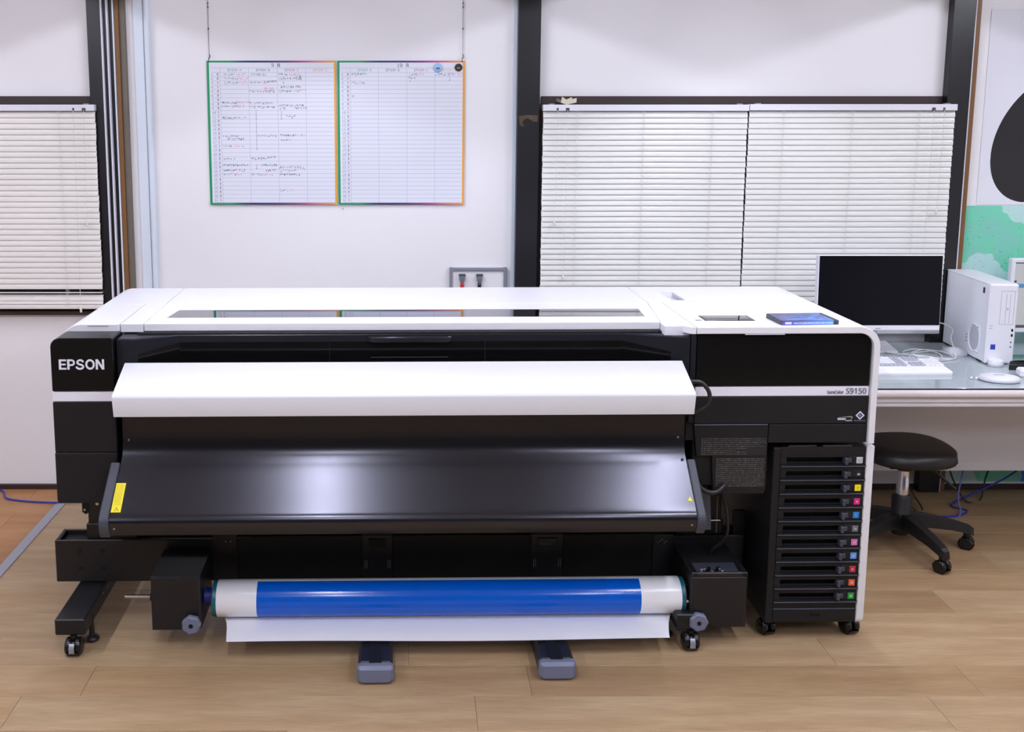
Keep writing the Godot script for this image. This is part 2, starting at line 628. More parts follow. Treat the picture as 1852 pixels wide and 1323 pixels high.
# ---------------------------------------------------------------- windows and blinds
func windows() -> void:
	for w in [["window_1", -3.2, -1.45, 0.876, 1.83], ["window_2", 0.588, 2.416, 0.80, 1.83]]:
		var x0: float = w[1]
		var x1: float = w[2]
		var y0: float = w[3]
		var y1: float = w[4]
		var z := WALL
		var fr := bld()
		fr.box(V(x0 - 0.0, y1 - 0.003, z - 0.10), V(x1, y1 + 0.035, z + 0.012), 0.002)
		fr.box(V(x0 - 0.012, y0 - 0.02, z - 0.10), V(x1 + 0.002, y0, z + 0.03), 0.002)
		fr.box(V(x0 - 0.012, y0, z - 0.10), V(x0 + 0.012, y1, z + 0.012), 0.002)
		fr.box(V(x1 - 0.014, y0, z - 0.10), V(x1, y1, z + 0.004), 0.002)
		var root := struct(w[0], fr, M.brown_trim)
		var mid := (x0 + x1) / 2
		for k in 2:
			var a := x0 + 0.012 if k == 0 else mid - 0.02
			var e := mid + 0.02 if k == 0 else x1 - 0.014
			var zz := z - 0.05 - 0.025 * k
			var sash := bld()
			sash.box(V(a, y0, zz - 0.012), V(a + 0.04, y1, zz + 0.012), 0.002)
			sash.box(V(e - 0.04, y0, zz - 0.012), V(e, y1, zz + 0.012), 0.002)
			sash.box(V(a, y0, zz - 0.012), V(e, y0 + 0.05, zz + 0.012), 0.002)
			sash.box(V(a, y1 - 0.04, zz - 0.012), V(e, y1, zz + 0.012), 0.002)
			var s := put("window_sash", sash.mesh(), M.pillar, root)
			put("pane", bld().box(V(a + 0.03, y0 + 0.04, zz - 0.002), V(e - 0.03, y1 - 0.03, zz + 0.002)).mesh(), M.pane, s)
	blind(-2.95, -1.4275, 1.827, 0.978, 0.892, "slat_warm", [-2.6, -1.592], [[-1.522, 0.9], [-1.475, 1.30]], "cream slatted blind over the left window, a gap above its bottom rail", true, 3)
	blind(0.590, 1.5165, 1.827, 0.862, 0.80, "slat", [0.745, 1.045, 1.355], [[0.655, 1.30], [0.700, 1.05]], "white slatted blind beside the middle black pillar, its headrail under a plastic cross clip", false, 5)
	blind(1.5195, 2.452, 1.829, 0.83, 0.775, "slat", [1.675, 1.985, 2.285], [[2.392, 1.35], [2.345, 1.05]], "white slatted blind hanging behind the black computer monitor", false, 9)
	# plastic clip pushed between headrail and window frame
	var at := V(0.695, 1.836, WALL + 0.062)
	var t := thing("plastic_clip", "cream plastic cross-shaped clip on top of the white blind headrail", "clip", at)
	part("clip_plate", bld().extrude(P([-0.026, 0.0, 0.0, -0.010, 0.045, 0.0, 0.046, 0.020, 0.024, 0.016, 0.024, 0.024, 0.0, 0.013, -0.020, 0.026, -0.022, 0.012]), 2, -0.006, 0.006, 0.001), M.pad, t)
	part("clip_arm", bld().extrude(P([-0.045, 0.006, 0.006, -0.012, 0.008, -0.002, -0.044, 0.020]), 2, -0.012, 0.003, 0.001), M.grey_wood, t)


func blind(x0: float, x1: float, top: float, last: float, bottom: float, m: String, ladders: Array, cords: Array, label: String, gap: bool, sd: int) -> void:
	var zc := WALL + 0.058
	var r := RandomNumberGenerator.new()
	r.seed = sd
	var t := thing("window_blind", label, "window blind", V((x0 + x1) / 2, top, zc), "slatted window blinds")
	origin = t.position
	part("headrail", bld().box(V(x0, top - 0.0285, zc - 0.018), V(x1, top, zc + 0.018), 0.0015), M.rail_white if gap else M.shell_lip, t)
	# one curved slat, its hollow towards the glass
	var tilt: float = {3: 1.34, 5: 1.25, 9: 1.30}[sd]
	var arc := []
	var hw := (x1 - x0) / 2 - 0.002
	for k in 7:
		var s := (k / 6.0 - 0.5)
		arc.append(Vector2(s * 0.0284, 0.0024 * (1.0 - 4.0 * s * s)))
	var prof := PackedVector2Array()
	for p in arc:
		prof.append(p)
	for k in range(6, -1, -1):
		prof.append(arc[k] - Vector2(0, 0.0004))
	var mk := func(a: float) -> ArrayMesh:
		var q := PackedVector2Array()
		for p in prof:
			q.append(p.rotated(-a))   # (z, y): leans so that the room edge hangs down
		var bb := Bld.new()
		return bb.extrude(q, 0, -hw, hw, 0.0, 0.3).mesh()
	var closed: ArrayMesh = mk.call(tilt)
	var flat: ArrayMesh = mk.call(0.0)
	var pitch := 0.0253 if gap else 0.0248
	var y := top - 0.0285 - 0.016
	while y > last + 0.004:
		var s := put("slat", closed, M[m], t)
		s.position = V(r.randf_range(-0.0012, 0.0012), y - top, 0)
		s.rotation.x = r.randf_range(-0.012, 0.012)
		s.rotation.z = r.randf_range(-0.0005, 0.0005)
		y -= pitch
	if gap:
		put("slat", flat, M[m], t).position = V(0, 0.968 - top, 0)
		for yy in [0.944, 0.927]:
			var s2 := put("slat", closed, M[m], t)
			s2.position = V(0, yy - top, 0)
			s2.rotation.x = -0.12
	part("bottom_rail", bld().box(V(x0 + 0.002, bottom, zc - 0.010), V(x1 - 0.002, bottom + 0.019, zc + 0.012), 0.003), M[m], t)
	for x in ladders:
		var b := bld()
		for dz in [-0.0125, 0.0125]:
			for dx in [-0.0035, 0.0035]:
				b.cyl(V(x + dx, bottom + 0.01, zc + dz), V(x + dx, top - 0.028, zc + dz), 0.0008, 0.0008, 5)
		part("ladder_cord", b, M.cord, t)
	for k in cords.size():
		var x: float = cords[k][0]
		var end: float = cords[k][1]
		part("cord_clip", bld().box(V(x - (0.008 if k == 1 else 0.004), top - 0.028, zc + 0.016), V(x + (0.008 if k == 1 else 0.004), top - 0.015, zc + 0.0205), 0.001), M.clip, t)
		var cc := part("pull_cord" if k == 1 else "tilt_cord", bld().tube([V(x, top - 0.024, zc + 0.022), V(x - 0.002, lerpf(top, end, 0.5), zc + 0.024), V(x - 0.006, end, zc + 0.024)], 0.0013, 5), M.cord, t)
		part("cord_tassel", bld().lathe([Vector2(0, -0.022), Vector2(0.005, -0.02), Vector2(0.006, -0.004), Vector2(0.0025, 0.006), Vector2(0, 0.007)], V(x - 0.006, end, zc + 0.024), Vector3.UP, 10), M.cord, cc)
	for x in [x0 + 0.04, x1 - 0.04]:
		part("mounting_bracket", bld().box(V(x - 0.012, top, zc - 0.016), V(x + 0.012, top + 0.005, zc + 0.008), 0.001), M.alu, t)
	origin = Vector3.ZERO


# ---------------------------------------------------------------- the printer, in its own frame: x right, y up, z to the viewer
const PLACE := Vector3(0, 0, -3.30)
const TURN := 0.017453
const TOP := 1.105


# a point of the printer's frame in the room
func spot(p: Vector3) -> Vector3:
	return PLACE + p.rotated(Vector3.UP, TURN)


func shell_profile(x0: float, x1: float, y_low: float, t: float, side: float, r: float, right: bool) -> PackedVector2Array:
	# top slab with one rounded shoulder and a side that goes down to y_low
	var p := PackedVector2Array()
	var cx := x1 - r if right else x0 + r
	var cy := TOP - r
	for k in 11:
		var a := PI / 2 * k / 10.0
		p.append(Vector2(cx + (1 if right else -1) * sin(a) * r, cy + cos(a) * r))
	p.append(Vector2(x1 if right else x0, y_low))
	var inx := x1 - side if right else x0 + side
	p.append(Vector2(inx, y_low))
	var ri := r - minf(side, t)
	for k in range(10, -1, -1):
		var a := PI / 2 * k / 10.0
		p.append(Vector2((inx - ri if right else inx + ri) + (1 if right else -1) * sin(a) * ri, TOP - t - ri + cos(a) * ri))
	p.append(Vector2(x0 if right else x1, TOP - t))
	p.append(Vector2(x0 if right else x1, TOP))
	return p


func printer() -> void:
	var t := thing("large_format_printer", "wide black and white roll printer with white hood and sloping black tray", "printer", PLACE, "", TURN)
	printer_body(t)
	printer_top(t)
	printer_front(t)
	printer_tray(t)
	printer_stand(t)
	printer_takeup(t)
	printer_side_gear(t)


func printer_body(t: Node) -> void:
	var b := bld()
	b.box(V(-1.145, 0.535, -0.79), V(-0.957, 1.072, -0.112), 0.004)
	b.box(V(-0.958, 0.53, -0.79), V(0.906, 1.074, -0.20), 0.004)
	b.box(V(0.905, 0.716, -0.79), V(1.506, 1.072, -0.05), 0.004)
	b.box(V(0.932, 0.56, -0.79), V(1.178, 0.716, -0.05), 0.004)
	part("body", b, M.body, t)
	# white underlay below the seams of the top covers
	var u := bld()
	u.box(V(-1.10, 1.06, -0.80), V(-0.97, 1.1015, -0.13))
	u.box(V(-0.97, 1.06, -0.80), V(0.83, 1.08, -0.13))
	u.box(V(-0.97, 1.08, -0.80), V(0.80, 1.1015, -0.40))
	u.box(V(0.83, 1.06, -0.50), V(1.47, 1.1015, -0.06))
	u.box(V(0.80, 1.06, -0.80), V(0.972, 1.1015, -0.50))
	u.box(V(1.024, 1.06, -0.80), V(1.47, 1.1015, -0.50))
	part("cover_underlay", u, M.print_white, t)
	part("back_panel", bld().box(V(-1.14, 0.535, -0.812), V(1.51, 1.07, -0.79), 0.004), M.shell, t)


func printer_top(t: Node) -> void:
	var g := 0.0012
	# right end
	part("right_top_cover", bld().extrude(shell_profile(0.926 + g, 1.5315, 0.71, 0.0225, 0.0205, 0.070, true), 2, -0.475 + g, -0.028, 0.0015), M.shell, t)
	var rr := bld()
	rr.extrude(P([1.024, TOP, 1.024, 1.0825, 1.4615, 1.0825, 1.4615, TOP]), 2, -0.82, -0.475 - g)
	rr.extrude(shell_profile(1.46, 1.5315, 0.71, 0.0225, 0.0205, 0.070, true), 2, -0.82, -0.475 - g, 0.001)
	rr.box(V(0.874 + g, 1.0825, -0.82), V(0.972, TOP, -0.475 - g), 0.001)
	rr.box(V(0.972, 1.0825, -0.82), V(1.024, TOP, -0.70), 0.0)
	rr.box(V(0.972, 1.0825, -0.52), V(1.024, TOP, -0.475 - g), 0.0)
	rr.box(V(0.971, 1.070, -0.71), V(1.025, 1.082, -0.51), 0.0)
	var rear := part("right_rear_cover", rr, M.shell, t)
	part("grip_recess", bld().box(V(0.974, 1.0825, -0.60), V(1.0, 1.092, -0.535), 0.002), M.alu, rear)
	part("lit_edge", bld().box(V(1.085, 1.0795, -0.031), V(1.215, 1.0815, -0.0262), 0.0005), M.hood, t)
	# angled piece between centre and right end
	part("angled_cover", bld().extrude(P([0.831, -0.117, 0.848, -0.115, 0.905, -0.035, 0.9255 - g, -0.028, 0.9255 - g, -0.474, 0.873, -0.474]), 1, 1.0815, TOP, 0.0015), M.shell, t)
	# centre: a lid with a long window
	var c := bld()
	var y0 := 1.0795
	c.box(V(-0.8825, y0, -0.217), V(0.829, TOP, -0.118), 0.0015)
	c.extrude(P([-0.8825, -0.217, -0.83, -0.217, -0.815, -0.358, -0.8825, -0.358]), 1, 1.09, TOP, 0.0)
	c.extrude(P([0.81, -0.358, 0.801, -0.217, 0.832, -0.217, 0.853, -0.358]), 1, 1.09, TOP, 0.0)
	c.extrude(P([-0.8825, -0.358, 0.853, -0.358, 0.871, -0.474, -0.8825, -0.474]), 1, 1.09, TOP, 0.0)
	var lid := part("lid", c, M.shell, t)
	part("lid_window", bld().extrude(P([-0.832, -0.215, 0.803, -0.215, 0.812, -0.36, -0.817, -0.36]), 1, 1.088, 1.1025, 0.0, 0.5, Transform3D(Basis(), V(0, 1.1025, -0.287)) * Transform3D(Basis(Vector3.RIGHT, 0.018), Vector3.ZERO) * Transform3D(Basis(), V(0, -1.1025, 0.287))), M.window_glass, lid, "long tinted window in the white lid")
	part("lid_end_cover", bld().box(V(-0.9595, 1.0765, -0.474), V(-0.885, TOP, -0.116), 0.0015), M.shell, t)
	part("centre_rear_cover", bld().box(V(-0.886, 1.08, -0.82), V(0.8725, TOP, -0.4765), 0.002), M.shell, t)
	# left end
	var l := part("left_top_cover", bld().extrude(shell_profile(-1.158, -0.962, 0.53, 0.027, 0.007, 0.070, false), 2, -0.475 + g, -0.108, 0.0015), M.shell, t)
	part("lit_edge", bld().box(V(-1.065, 1.100, -0.1085), V(-0.995, 1.1048, -0.1045), 0.0008), M.hood, l)
	part("left_rear_cover", bld().extrude(shell_profile(-1.158, -0.8875, 0.53, 0.027, 0.007, 0.070, false), 2, -0.82, -0.475 - g, 0.001), M.shell, t)
	# small control screen on the right
	var s := part("control_panel", bld().extrude(P([0.935, -0.225, 1.155, -0.225, 1.19, -0.105, 0.945, -0.105]), 1, 1.1035, 1.1062, 0.0008), M.shell, t)
	part("screen", bld().extrude(P([0.982, -0.125, 1.150, -0.125, 1.150, -0.212, 0.982, -0.212]), 1, 1.1045, 1.1072, 0.0004), M.gloss, s, "small black touch screen")
	part("screen_glass", bld().extrude(P([0.990, -0.131, 1.142, -0.131, 1.142, -0.205, 0.990, -0.205]), 1, 1.1070, 1.1076), M.window_glass, s)
	part("status_light", bld().extrude(P([0.952, -0.128, 0.972, -0.128, 0.972, -0.145, 0.952, -0.145]), 1, 1.105, 1.1066), M.alu, s)


func printer_front(t: Node) -> void:
	# left block
	var lp := part("left_front_panel", bld().extrude(rrect(-1.156, 0.9075, -0.957, 1.0825, [0.006, 0.004, 0.006, 0.030]), 2, -0.112, 0.0, 0.002), M.satin_black, t, "black panel with white lettering")
	brand(lp)
	part("left_silver_strip", bld().box(V(-1.1575, 0.874, -0.11), V(-0.957, 0.906, -0.002), 0.001), M.silver_strip, t)
	part("left_middle_panel", bld().box(V(-1.157, 0.7045, -0.11), V(-0.957, 0.8725, -0.001), 0.002), M.black, t)
	part("left_lower_panel", bld().extrude(rrect(-1.158, 0.532, -0.957, 0.7025, [0.012, 0.002, 0.002, 0.002]), 2, -0.11, 0.0, 0.002), M.black, t)
	# right block
	var zf := -0.04
	part("right_front_panel", bld().extrude(rrect(0.9325, 0.9035, 1.5065, 1.0805, [0.002, 0.002, 0.030, 0.002]), 2, -0.10, zf, 0.002), M.gloss, t, "large glossy black panel above the silver strip")
	part("right_edge_post", bld().box(V(0.912, 0.78, -0.10), V(0.930, 1.079, zf + 0.002), 0.002), M.cover, t)
	var st := part("right_silver_strip", bld().box(V(0.9325, 0.8705, -0.10), V(1.5085, 0.902, zf - 0.001), 0.001), M.silver_strip, t)
	letter("model_lettering", "SureColor", 0.0545, 0.0120, V(1.3970, 0.8835, zf), M.print_grey, st)
	letter("model_number", "S9150", 0.0665, 0.0195, V(1.4655, 0.8867, zf), M.print_grey, st)
	var mp := part("right_middle_panel", bld().box(V(0.9325, 0.7755, -0.10), V(1.5095, 0.8695, zf), 0.002), M.black, t)
	emblem(mp, zf)
	part("right_lower_panel", bld().box(V(1.1825, 0.7105, -0.10), V(1.5105, 0.7735, zf), 0.002), M.black, t)
	part("panel_notch", bld().box(V(1.335, 0.7105, zf - 0.004), V(1.345, 0.7165, zf + 0.0008), 0.0006), M.body, t)
	var lb := part("label_panel", bld().extrude(P([0.932, 0.7735, 0.945, 0.665, 0.996, 0.665, 1.006, 0.535, 1.176, 0.535, 1.182, 0.555, 1.1805, 0.7735]), 2, -0.10, zf, 0.002), M.black, t)
	part("top_edge_strip", bld().box(V(0.934, 0.7725, zf - 0.002), V(1.178, 0.7745, zf + 0.0015), 0.0006), M.grey, lb)
	var fine := picture("fine_print", fine_print(256, 80, 9, 5, [0.93, 0.99, 1.0, 0.9, 0.96, 0.72, 0.52, 0.72, 0.70]), 0.5)
	var fine2 := picture("fine_print_small", fine_print(256, 160, 15, 8, [1.0, 0.97, 1.0, 0.97, 1.0, 0.97, 0.97, 1.0, 1.0, 1.0, 0.98, 0.94, 1.0, 1.0, 1.0]), 0.5)
	var q := bld()
	q.quad(V(0.959, 0.669, zf + 0.0008), V(1.177, 0.669, zf + 0.0008), V(1.177, 0.729, zf + 0.0008), V(0.959, 0.729, zf + 0.0008), Vector3.BACK)
	part("warning_print", q, fine, lb, "block of small grey warning print")
	q = bld()
	q.quad(V(1.012, 0.559, zf + 0.0008), V(1.175, 0.559, zf + 0.0008), V(1.175, 0.660, zf + 0.0008), V(1.012, 0.660, zf + 0.0008), Vector3.BACK)
	part("warning_print", q, fine2, lb)
	# front cover between the blocks: set back in the middle, forward at the ends
	var plan := P([-0.952, -0.10, -0.952, -0.030, -0.90, -0.026, -0.765, -0.095, 0.70, -0.095, 0.855, -0.040, 0.908, -0.036, 0.908, -0.10, 0.905, -0.18, -0.952, -0.18])
	var cv := part("front_cover", bld().extrude(plan, 1, 0.94, 1.0725, 0.004), M.cover, t, "glossy dark grey front cover")
	var wn := bld()
	var run := [[-0.885, -0.0335, 1.021], [-0.762, -0.0957, 1.047], [0.70, -0.0957, 1.047], [0.848, -0.0426, 1.021]]
	for k in 3:
		var p: Array = run[k]
		var q2: Array = run[k + 1]
		var nn := V(q2[1] - p[1], 0, -(q2[0] - p[0])).normalized() * -1.0
		var dn := nn * 0.0008
		wn.quad(V(p[0], 0.944, p[1]) + dn, V(q2[0], 0.944, q2[1]) + dn, V(q2[0], q2[2], q2[1]) + dn, V(p[0], p[2], p[1]) + dn, nn)
	part("cover_window", wn, M.gloss, cv, "smoked black window in the front cover")
	var lip := bld()
	lip.extrude(P([-0.145, -0.092, 0.135, -0.092, 0.118, -0.074, -0.128, -0.074]), 1, 1.046, 1.066, 0.003)
	part("cover_handle", lip, M.cover, cv)
	part("grip_line", bld().box(V(-0.135, 0.993, -0.0955), V(0.122, 0.995, -0.0935), 0.0004), M.cap, cv)
	for x in [-0.270, 0.243]:
		part("cover_seam", bld().box(V(x - 0.0012, 0.945, -0.0955), V(x + 0.0012, 1.0715, -0.0942), 0.0), M.body, cv)
	part("cover_ledge", bld().box(V(-0.90, 1.066, -0.115), V(0.88, 1.0785, -0.098), 0.002), M.body, t)


func brand(lp: Node) -> void:
	# five upright heavy letters, drawn as outlines; each cell is one unit high
	var h := 0.0335
	var w := 0.205
	var x := -1.1305
	var y := 0.9800
	var b := bld()
	var glyphs := [
		[0.72, [[0, 0, .72, 0, .72, .18, .22, .18, .22, .42, .66, .42, .66, .59, .22, .59, .22, .82, .71, .82, .71, 1, 0, 1]]],
		[0.78, [[0, 0, .22, 0, .22, .36, .46, .36, .60, .39, .70, .46, .76, .57, .77, .69, .75, .81, .68, .92, .58, .98, .44, 1, 0, 1], [.22, .53, .42, .53, .50, .56, .55, .62, .55, .73, .50, .80, .42, .83, .22, .83]]],
		[0.80, []], [0.92, []],
		[0.82, [[0, 0, .21, 0, .21, .66, .59, 0, .82, 0, .82, 1, .61, 1, .61, .36, .23, 1, 0, 1]]]]
	var gap := 0.085
	var total := 0.0
	for g in glyphs:
		total += g[0]
	var sx := 0.1445 / (total + gap * 4)
	for gi in 5:
		var g: Array = glyphs[gi]
		var pt := func(px: float, py: float) -> Vector2:
			return Vector2(x + px * sx, y + py * h)
		if gi == 0 or gi == 4:
			var poly := PackedVector2Array()
			var l: Array = g[1][0]
			for k in range(0, l.size(), 2):
				poly.append(pt.call(l[k], l[k + 1]))
			b.extrude(poly, 2, 0.0, 0.0008)
		elif gi == 1:
			# the P as a stem and a bowl, the bowl a bent band
			b.extrude(PackedVector2Array([pt.call(0, 0), pt.call(.22, 0), pt.call(.22, 1), pt.call(0, 1)]), 2, 0.0, 0.0008)
			var mid := [[.20, .915], [.45, .915], [.57, .88], [.655, .79], [.66, .68], [.655, .57], [.57, .48], [.45, .445], [.20, .445]]
			band(b, mid, .175, pt)
		elif gi == 2:
			band(b, [[.02, .30], [.05, .20], [.14, .12], [.28, .075], [.44, .08], [.58, .13], [.67, .21], [.68, .31], [.62, .40], [.50, .46], [.34, .51], [.20, .57], [.125, .66], [.13, .76], [.20, .85], [.32, .91], [.46, .92], [.58, .88], [.66, .80], [.685, .72]], .185, pt)
		else:
			var ring := []
			for k in 33:
				var t := TAU * k / 32.0
				ring.append([.46 + cos(t) * .36, .5 + sin(t) * .415])
			band(b, ring, .19, pt)
		x += (g[0] + gap) * sx
	part("brand_lettering", b, M.print_white, lp, "white brand name lettering")


# a flat stroke of a width along a line of points
func band(b: Bld, mid: Array, wd: float, pt: Callable) -> void:
	var l := []
	var r := []
	for k in mid.size():
		var p := Vector2(mid[maxi(k - 1, 0)][0], mid[maxi(k - 1, 0)][1])
		var q := Vector2(mid[mini(k + 1, mid.size() - 1)][0], mid[mini(k + 1, mid.size() - 1)][1])
		if mid[0] == mid[-1] and (k == 0 or k == mid.size() - 1):
			p = Vector2(mid[-2][0], mid[-2][1])
			q = Vector2(mid[1][0], mid[1][1])
		var d := (q - p).normalized()
		var n := Vector2(-d.y, d.x) * wd / 2.0
		var m := Vector2(mid[k][0], mid[k][1])
		l.append(pt.call(m.x + n.x, m.y + n.y))
		r.append(pt.call(m.x - n.x, m.y - n.y))
	for k in mid.size() - 1:
		b.quad(V(l[k].x, l[k].y, 0.0008), V(l[k + 1].x, l[k + 1].y, 0.0008), V(r[k + 1].x, r[k + 1].y, 0.0008), V(r[k].x, r[k].y, 0.0008), Vector3.BACK)
		for e in [l, r]:
			var s: float = 1.0 if e == l else -1.0
			var dd: Vector2 = (l[k] - r[k]).normalized() * s
			b.quad(V(e[k].x, e[k].y, 0.0), V(e[k + 1].x, e[k + 1].y, 0.0), V(e[k + 1].x, e[k + 1].y, 0.0008), V(e[k].x, e[k].y, 0.0008), V(dd.x, dd.y, 0))


func emblem(mp: Node, zf: float) -> void:
	var e := bld()
	# diamond ring with a small diamond in it
	for k in 4:
		var a := PI / 2 * k
		var p := func(r: float, w: float) -> Vector2:
			return Vector2(1.4838 + cos(w) * r, 0.8035 + sin(w) * r)
		e.extrude(PackedVector2Array([p.call(0.0150, a), p.call(0.0150, a + PI / 2), p.call(0.0098, a + PI / 2), p.call(0.0098, a)]), 2, zf, zf + 0.0007)
	part("emblem", e, M.print_white, mp)
	part("emblem_centre", bld().extrude(P([1.4838, 0.8100, 1.4775, 0.8035, 1.4838, 0.7970, 1.4901, 0.8035]), 2, zf, zf + 0.0007), M.lilac_cable, mp)
	var s := bld()
	for k in 9:
		s.box(V(1.4655 + k * 0.0042, 0.7845, zf), V(1.4682 + k * 0.0042, 0.7868, zf + 0.0006))
	part("emblem_caption", s, M.alu, mp)
	# slanted badge with two short words
	var d := bld()
	var r := RandomNumberGenerator.new()
	r.seed = 4
	for k in 9:
		d.box(V(1.410 + k * 0.0030, 0.7885, zf), V(1.4122 + k * 0.0030, 0.7935 + r.randf() * 0.002, zf + 0.0006))
	for k in 6:
		d.box(V(1.437 + k * 0.0036, 0.7845, zf), V(1.4395 + k * 0.0036, 0.7875, zf + 0.0006))
	d.extrude(P([1.410, 0.7965, 1.452, 0.8005, 1.459, 0.7985, 1.455, 0.7915, 1.4540, 0.7915, 1.4572, 0.7978, 1.4515, 0.7990]), 2, zf, zf + 0.0006)
	part("badge", d, M.print_white, mp)


func fine_print(w: int, h: int, rows: int, sd: int, lens: Array) -> Image:
	var img := Image.create(w, h, false, Image.FORMAT_RGB8)
	img.fill(Color(0.095, 0.095, 0.108))
	var r := RandomNumberGenerator.new()
	r.seed = sd
	var ph := float(h) / rows
	for k in rows:
		var y := int(ph * (k + 0.3))
		var th := maxi(2, int(ph * 0.42))
		img.fill_rect(Rect2i(2, y, 4, th), Color(0.5, 0.5, 0.5))
		var x := 10
		var end := int(w * float(lens[k]))
		while x < end:
			var g := r.randi_range(2, 9)
			var v := r.randf_range(0.22, 0.46)
			img.fill_rect(Rect2i(x, y, mini(g, end - x), th), Color(v, v, v))
			if r.randf() < 0.5:
				img.fill_rect(Rect2i(x, y + th / 2, mini(g, end - x), 1), Color(0.2, 0.2, 0.2))
			x += g + r.randi_range(1, 3)
	return img


func printer_tray(t: Node) -> void:
	# hood of bent white sheet
	var h := bld()
	h.extrude(P([-0.004, 0.999, 0.0, 1.001, 0.158, 0.9425, 0.167, 0.9375, 0.1705, 0.930, 0.1575, 0.869, 0.146, 0.867, 0.146, 0.871, 0.153, 0.873, 0.1655, 0.928, 0.163, 0.9325, 0.157, 0.9365, -0.002, 0.992]), 0, -0.920, 0.8735, 0.0, 0.55)
	var hood := part("hood", h, M.hood, t, "white sheet metal hood over the tray")
	for x in [-0.9195, 0.8705]:
		part("hood_end_plate", bld().extrude(P([0.0, 0.998, 0.157, 0.940, 0.167, 0.930, 0.156, 0.871, 0.12, 0.868, 0.02, 0.945, 0.0, 0.96]), 0, x, x + 0.0025), M.hood, hood)
	part("hood_underside", bld().extrude(P([-0.01, 0.985, 0.155, 0.928, 0.146, 0.880, 0.05, 0.90, -0.01, 0.93]), 0, -0.905, 0.860), M.body, t)
	# curved tray
	var knots := [V(-0.013, 0.90, 0), V(-0.0125, 0.83, 0), V(-0.011, 0.765, 0), V(-0.008, 0.730, 0), V(0.000, 0.702, 0), V(0.014, 0.677, 0), V(0.030, 0.655, 0), V(0.071, 0.600, 0), V(0.112, 0.5455, 0), V(0.1265, 0.530, 0), V(0.1325, 0.513, 0), V(0.129, 0.491, 0), V(0.118, 0.470, 0)]
	var pts := []
	for k in knots.size() - 1:
		for s in 5:
			var q: Vector3 = knots[k].cubic_interpolate(knots[k + 1], knots[maxi(k - 1, 0)], knots[mini(k + 2, knots.size() - 1)], s / 5.0)
			pts.append(Vector2(q.x, q.y))
	pts.append(Vector2(0.118, 0.470))
	var poly := PackedVector2Array(pts)
	poly.append_array(P([0.06, 0.464, -0.10, 0.470, -0.21, 0.54, -0.21, 0.90]))
	var tr := part("tray", taper(bld().extrude(poly, 0, -0.9565, 0.9045, 0.0, 0.7)), M.tray, t, "sloping black metal tray")
	for x in [-0.941, 0.889]:
		part("tray_screw", bld().cyl(V(x, 0.497, 0.128), V(x, 0.497, 0.1318), 0.004, 0.003, 10), M.bolt, tr)
	part("tray_screw", bld().cyl(V(-0.92, 0.742, -0.012), V(-0.92, 0.743, -0.006), 0.004, 0.003, 10), M.bolt, tr)
	part("tray_screw", bld().cyl(V(0.872, 0.742, -0.012), V(0.872, 0.743, -0.006), 0.004, 0.003, 10), M.bolt, tr)
	part("tray_hole", bld().cyl(V(0.882, 0.672, 0.015), V(0.882, 0.675, 0.0185), 0.0045, 0.0045, 10), M.body, tr)
	# end caps follow the curve, a little proud
	var cp := PackedVector2Array()
	for p in pts:
		if p.y < 0.675 and p.x > 0.0:
			cp.append(p)
	var outl := PackedVector2Array()
	for k in cp.size():
		var d: Vector2 = (cp[mini(k + 1, cp.size() - 1)] - cp[maxi(k - 1, 0)]).normalized()
		outl.append(cp[k] + Vector2(-d.y, d.x) * 0.007)
	outl.append_array(P([0.112, 0.463, 0.03, 0.463, 0.006, 0.52, 0.004, 0.66]))
	for s in [[-0.988, -0.9575], [0.9055, 0.9325]]:
		part("tray_end_cap", taper(bld().extrude(outl, 0, s[0], s[1], 0.003)), M.cap, t)
	# labels on the tray
	var up := V(0, 0.056, -0.042).normalized()
	var nn := V(0, 0.042, 0.056).normalized()
	var a := V(-0.9545, 0.5440, 0.113) + nn * 0.0015
	var lab := bld()
	lab.quad(a, a + V(0.031, 0, 0), a + V(0.038, 0, 0) + up * 0.095, a + V(0.007, 0, 0) + up * 0.095, nn)
	part("yellow_warning_label", lab, picture("yellow_label", yellow_label(), 0.5), tr, "tall yellow warning label")
	var w := bld()
	var c := V(0.8900, 0.5640, 0.0985) + nn * 0.0012
	w.tri(c - V(0.008, 0, 0), c + V(0.008, 0, 0), c + up * 0.014, nn, nn, nn)
	part("warning_triangle", w, M.yellow, tr, "tiny yellow warning triangle")


# the tray and its caps narrow a little towards the top
func taper(b: Bld) -> Bld:
	for k in b.v.size():
		var p := b.v[k]
		var f := clampf((p.y - 0.5455) / 0.145, 0.0, 1.0)
		p.x += f * (0.017 if p.x < 0 else -0.011)
		b.v[k] = p
	return b


func yellow_label() -> Image:
	var img := Image.create(64, 216, false, Image.FORMAT_RGB8)
	img.fill(Color(0.97, 0.90, 0.06))
	var r := RandomNumberGenerator.new()
	r.seed = 21
	for k in 22:
		var x := r.randi_range(7, 10)
		while x < 54:
			var g := r.randi_range(2, 6)
			img.fill_rect(Rect2i(x, 10 + k * 7, g, 2), Color(0.55, 0.50, 0.10))
			x += g + 2
	for k in 26:
		for s in [-1, 1]:
			img.fill_rect(Rect2i(32 + int(s * k * 0.62), 178 + k, 2, 2), Color(0.35, 0.32, 0.05))
	img.fill_rect(Rect2i(16, 204, 34, 2), Color(0.35, 0.32, 0.05))
	img.fill_rect(Rect2i(31, 187, 3, 10), Color(0.35, 0.32, 0.05))
	return img


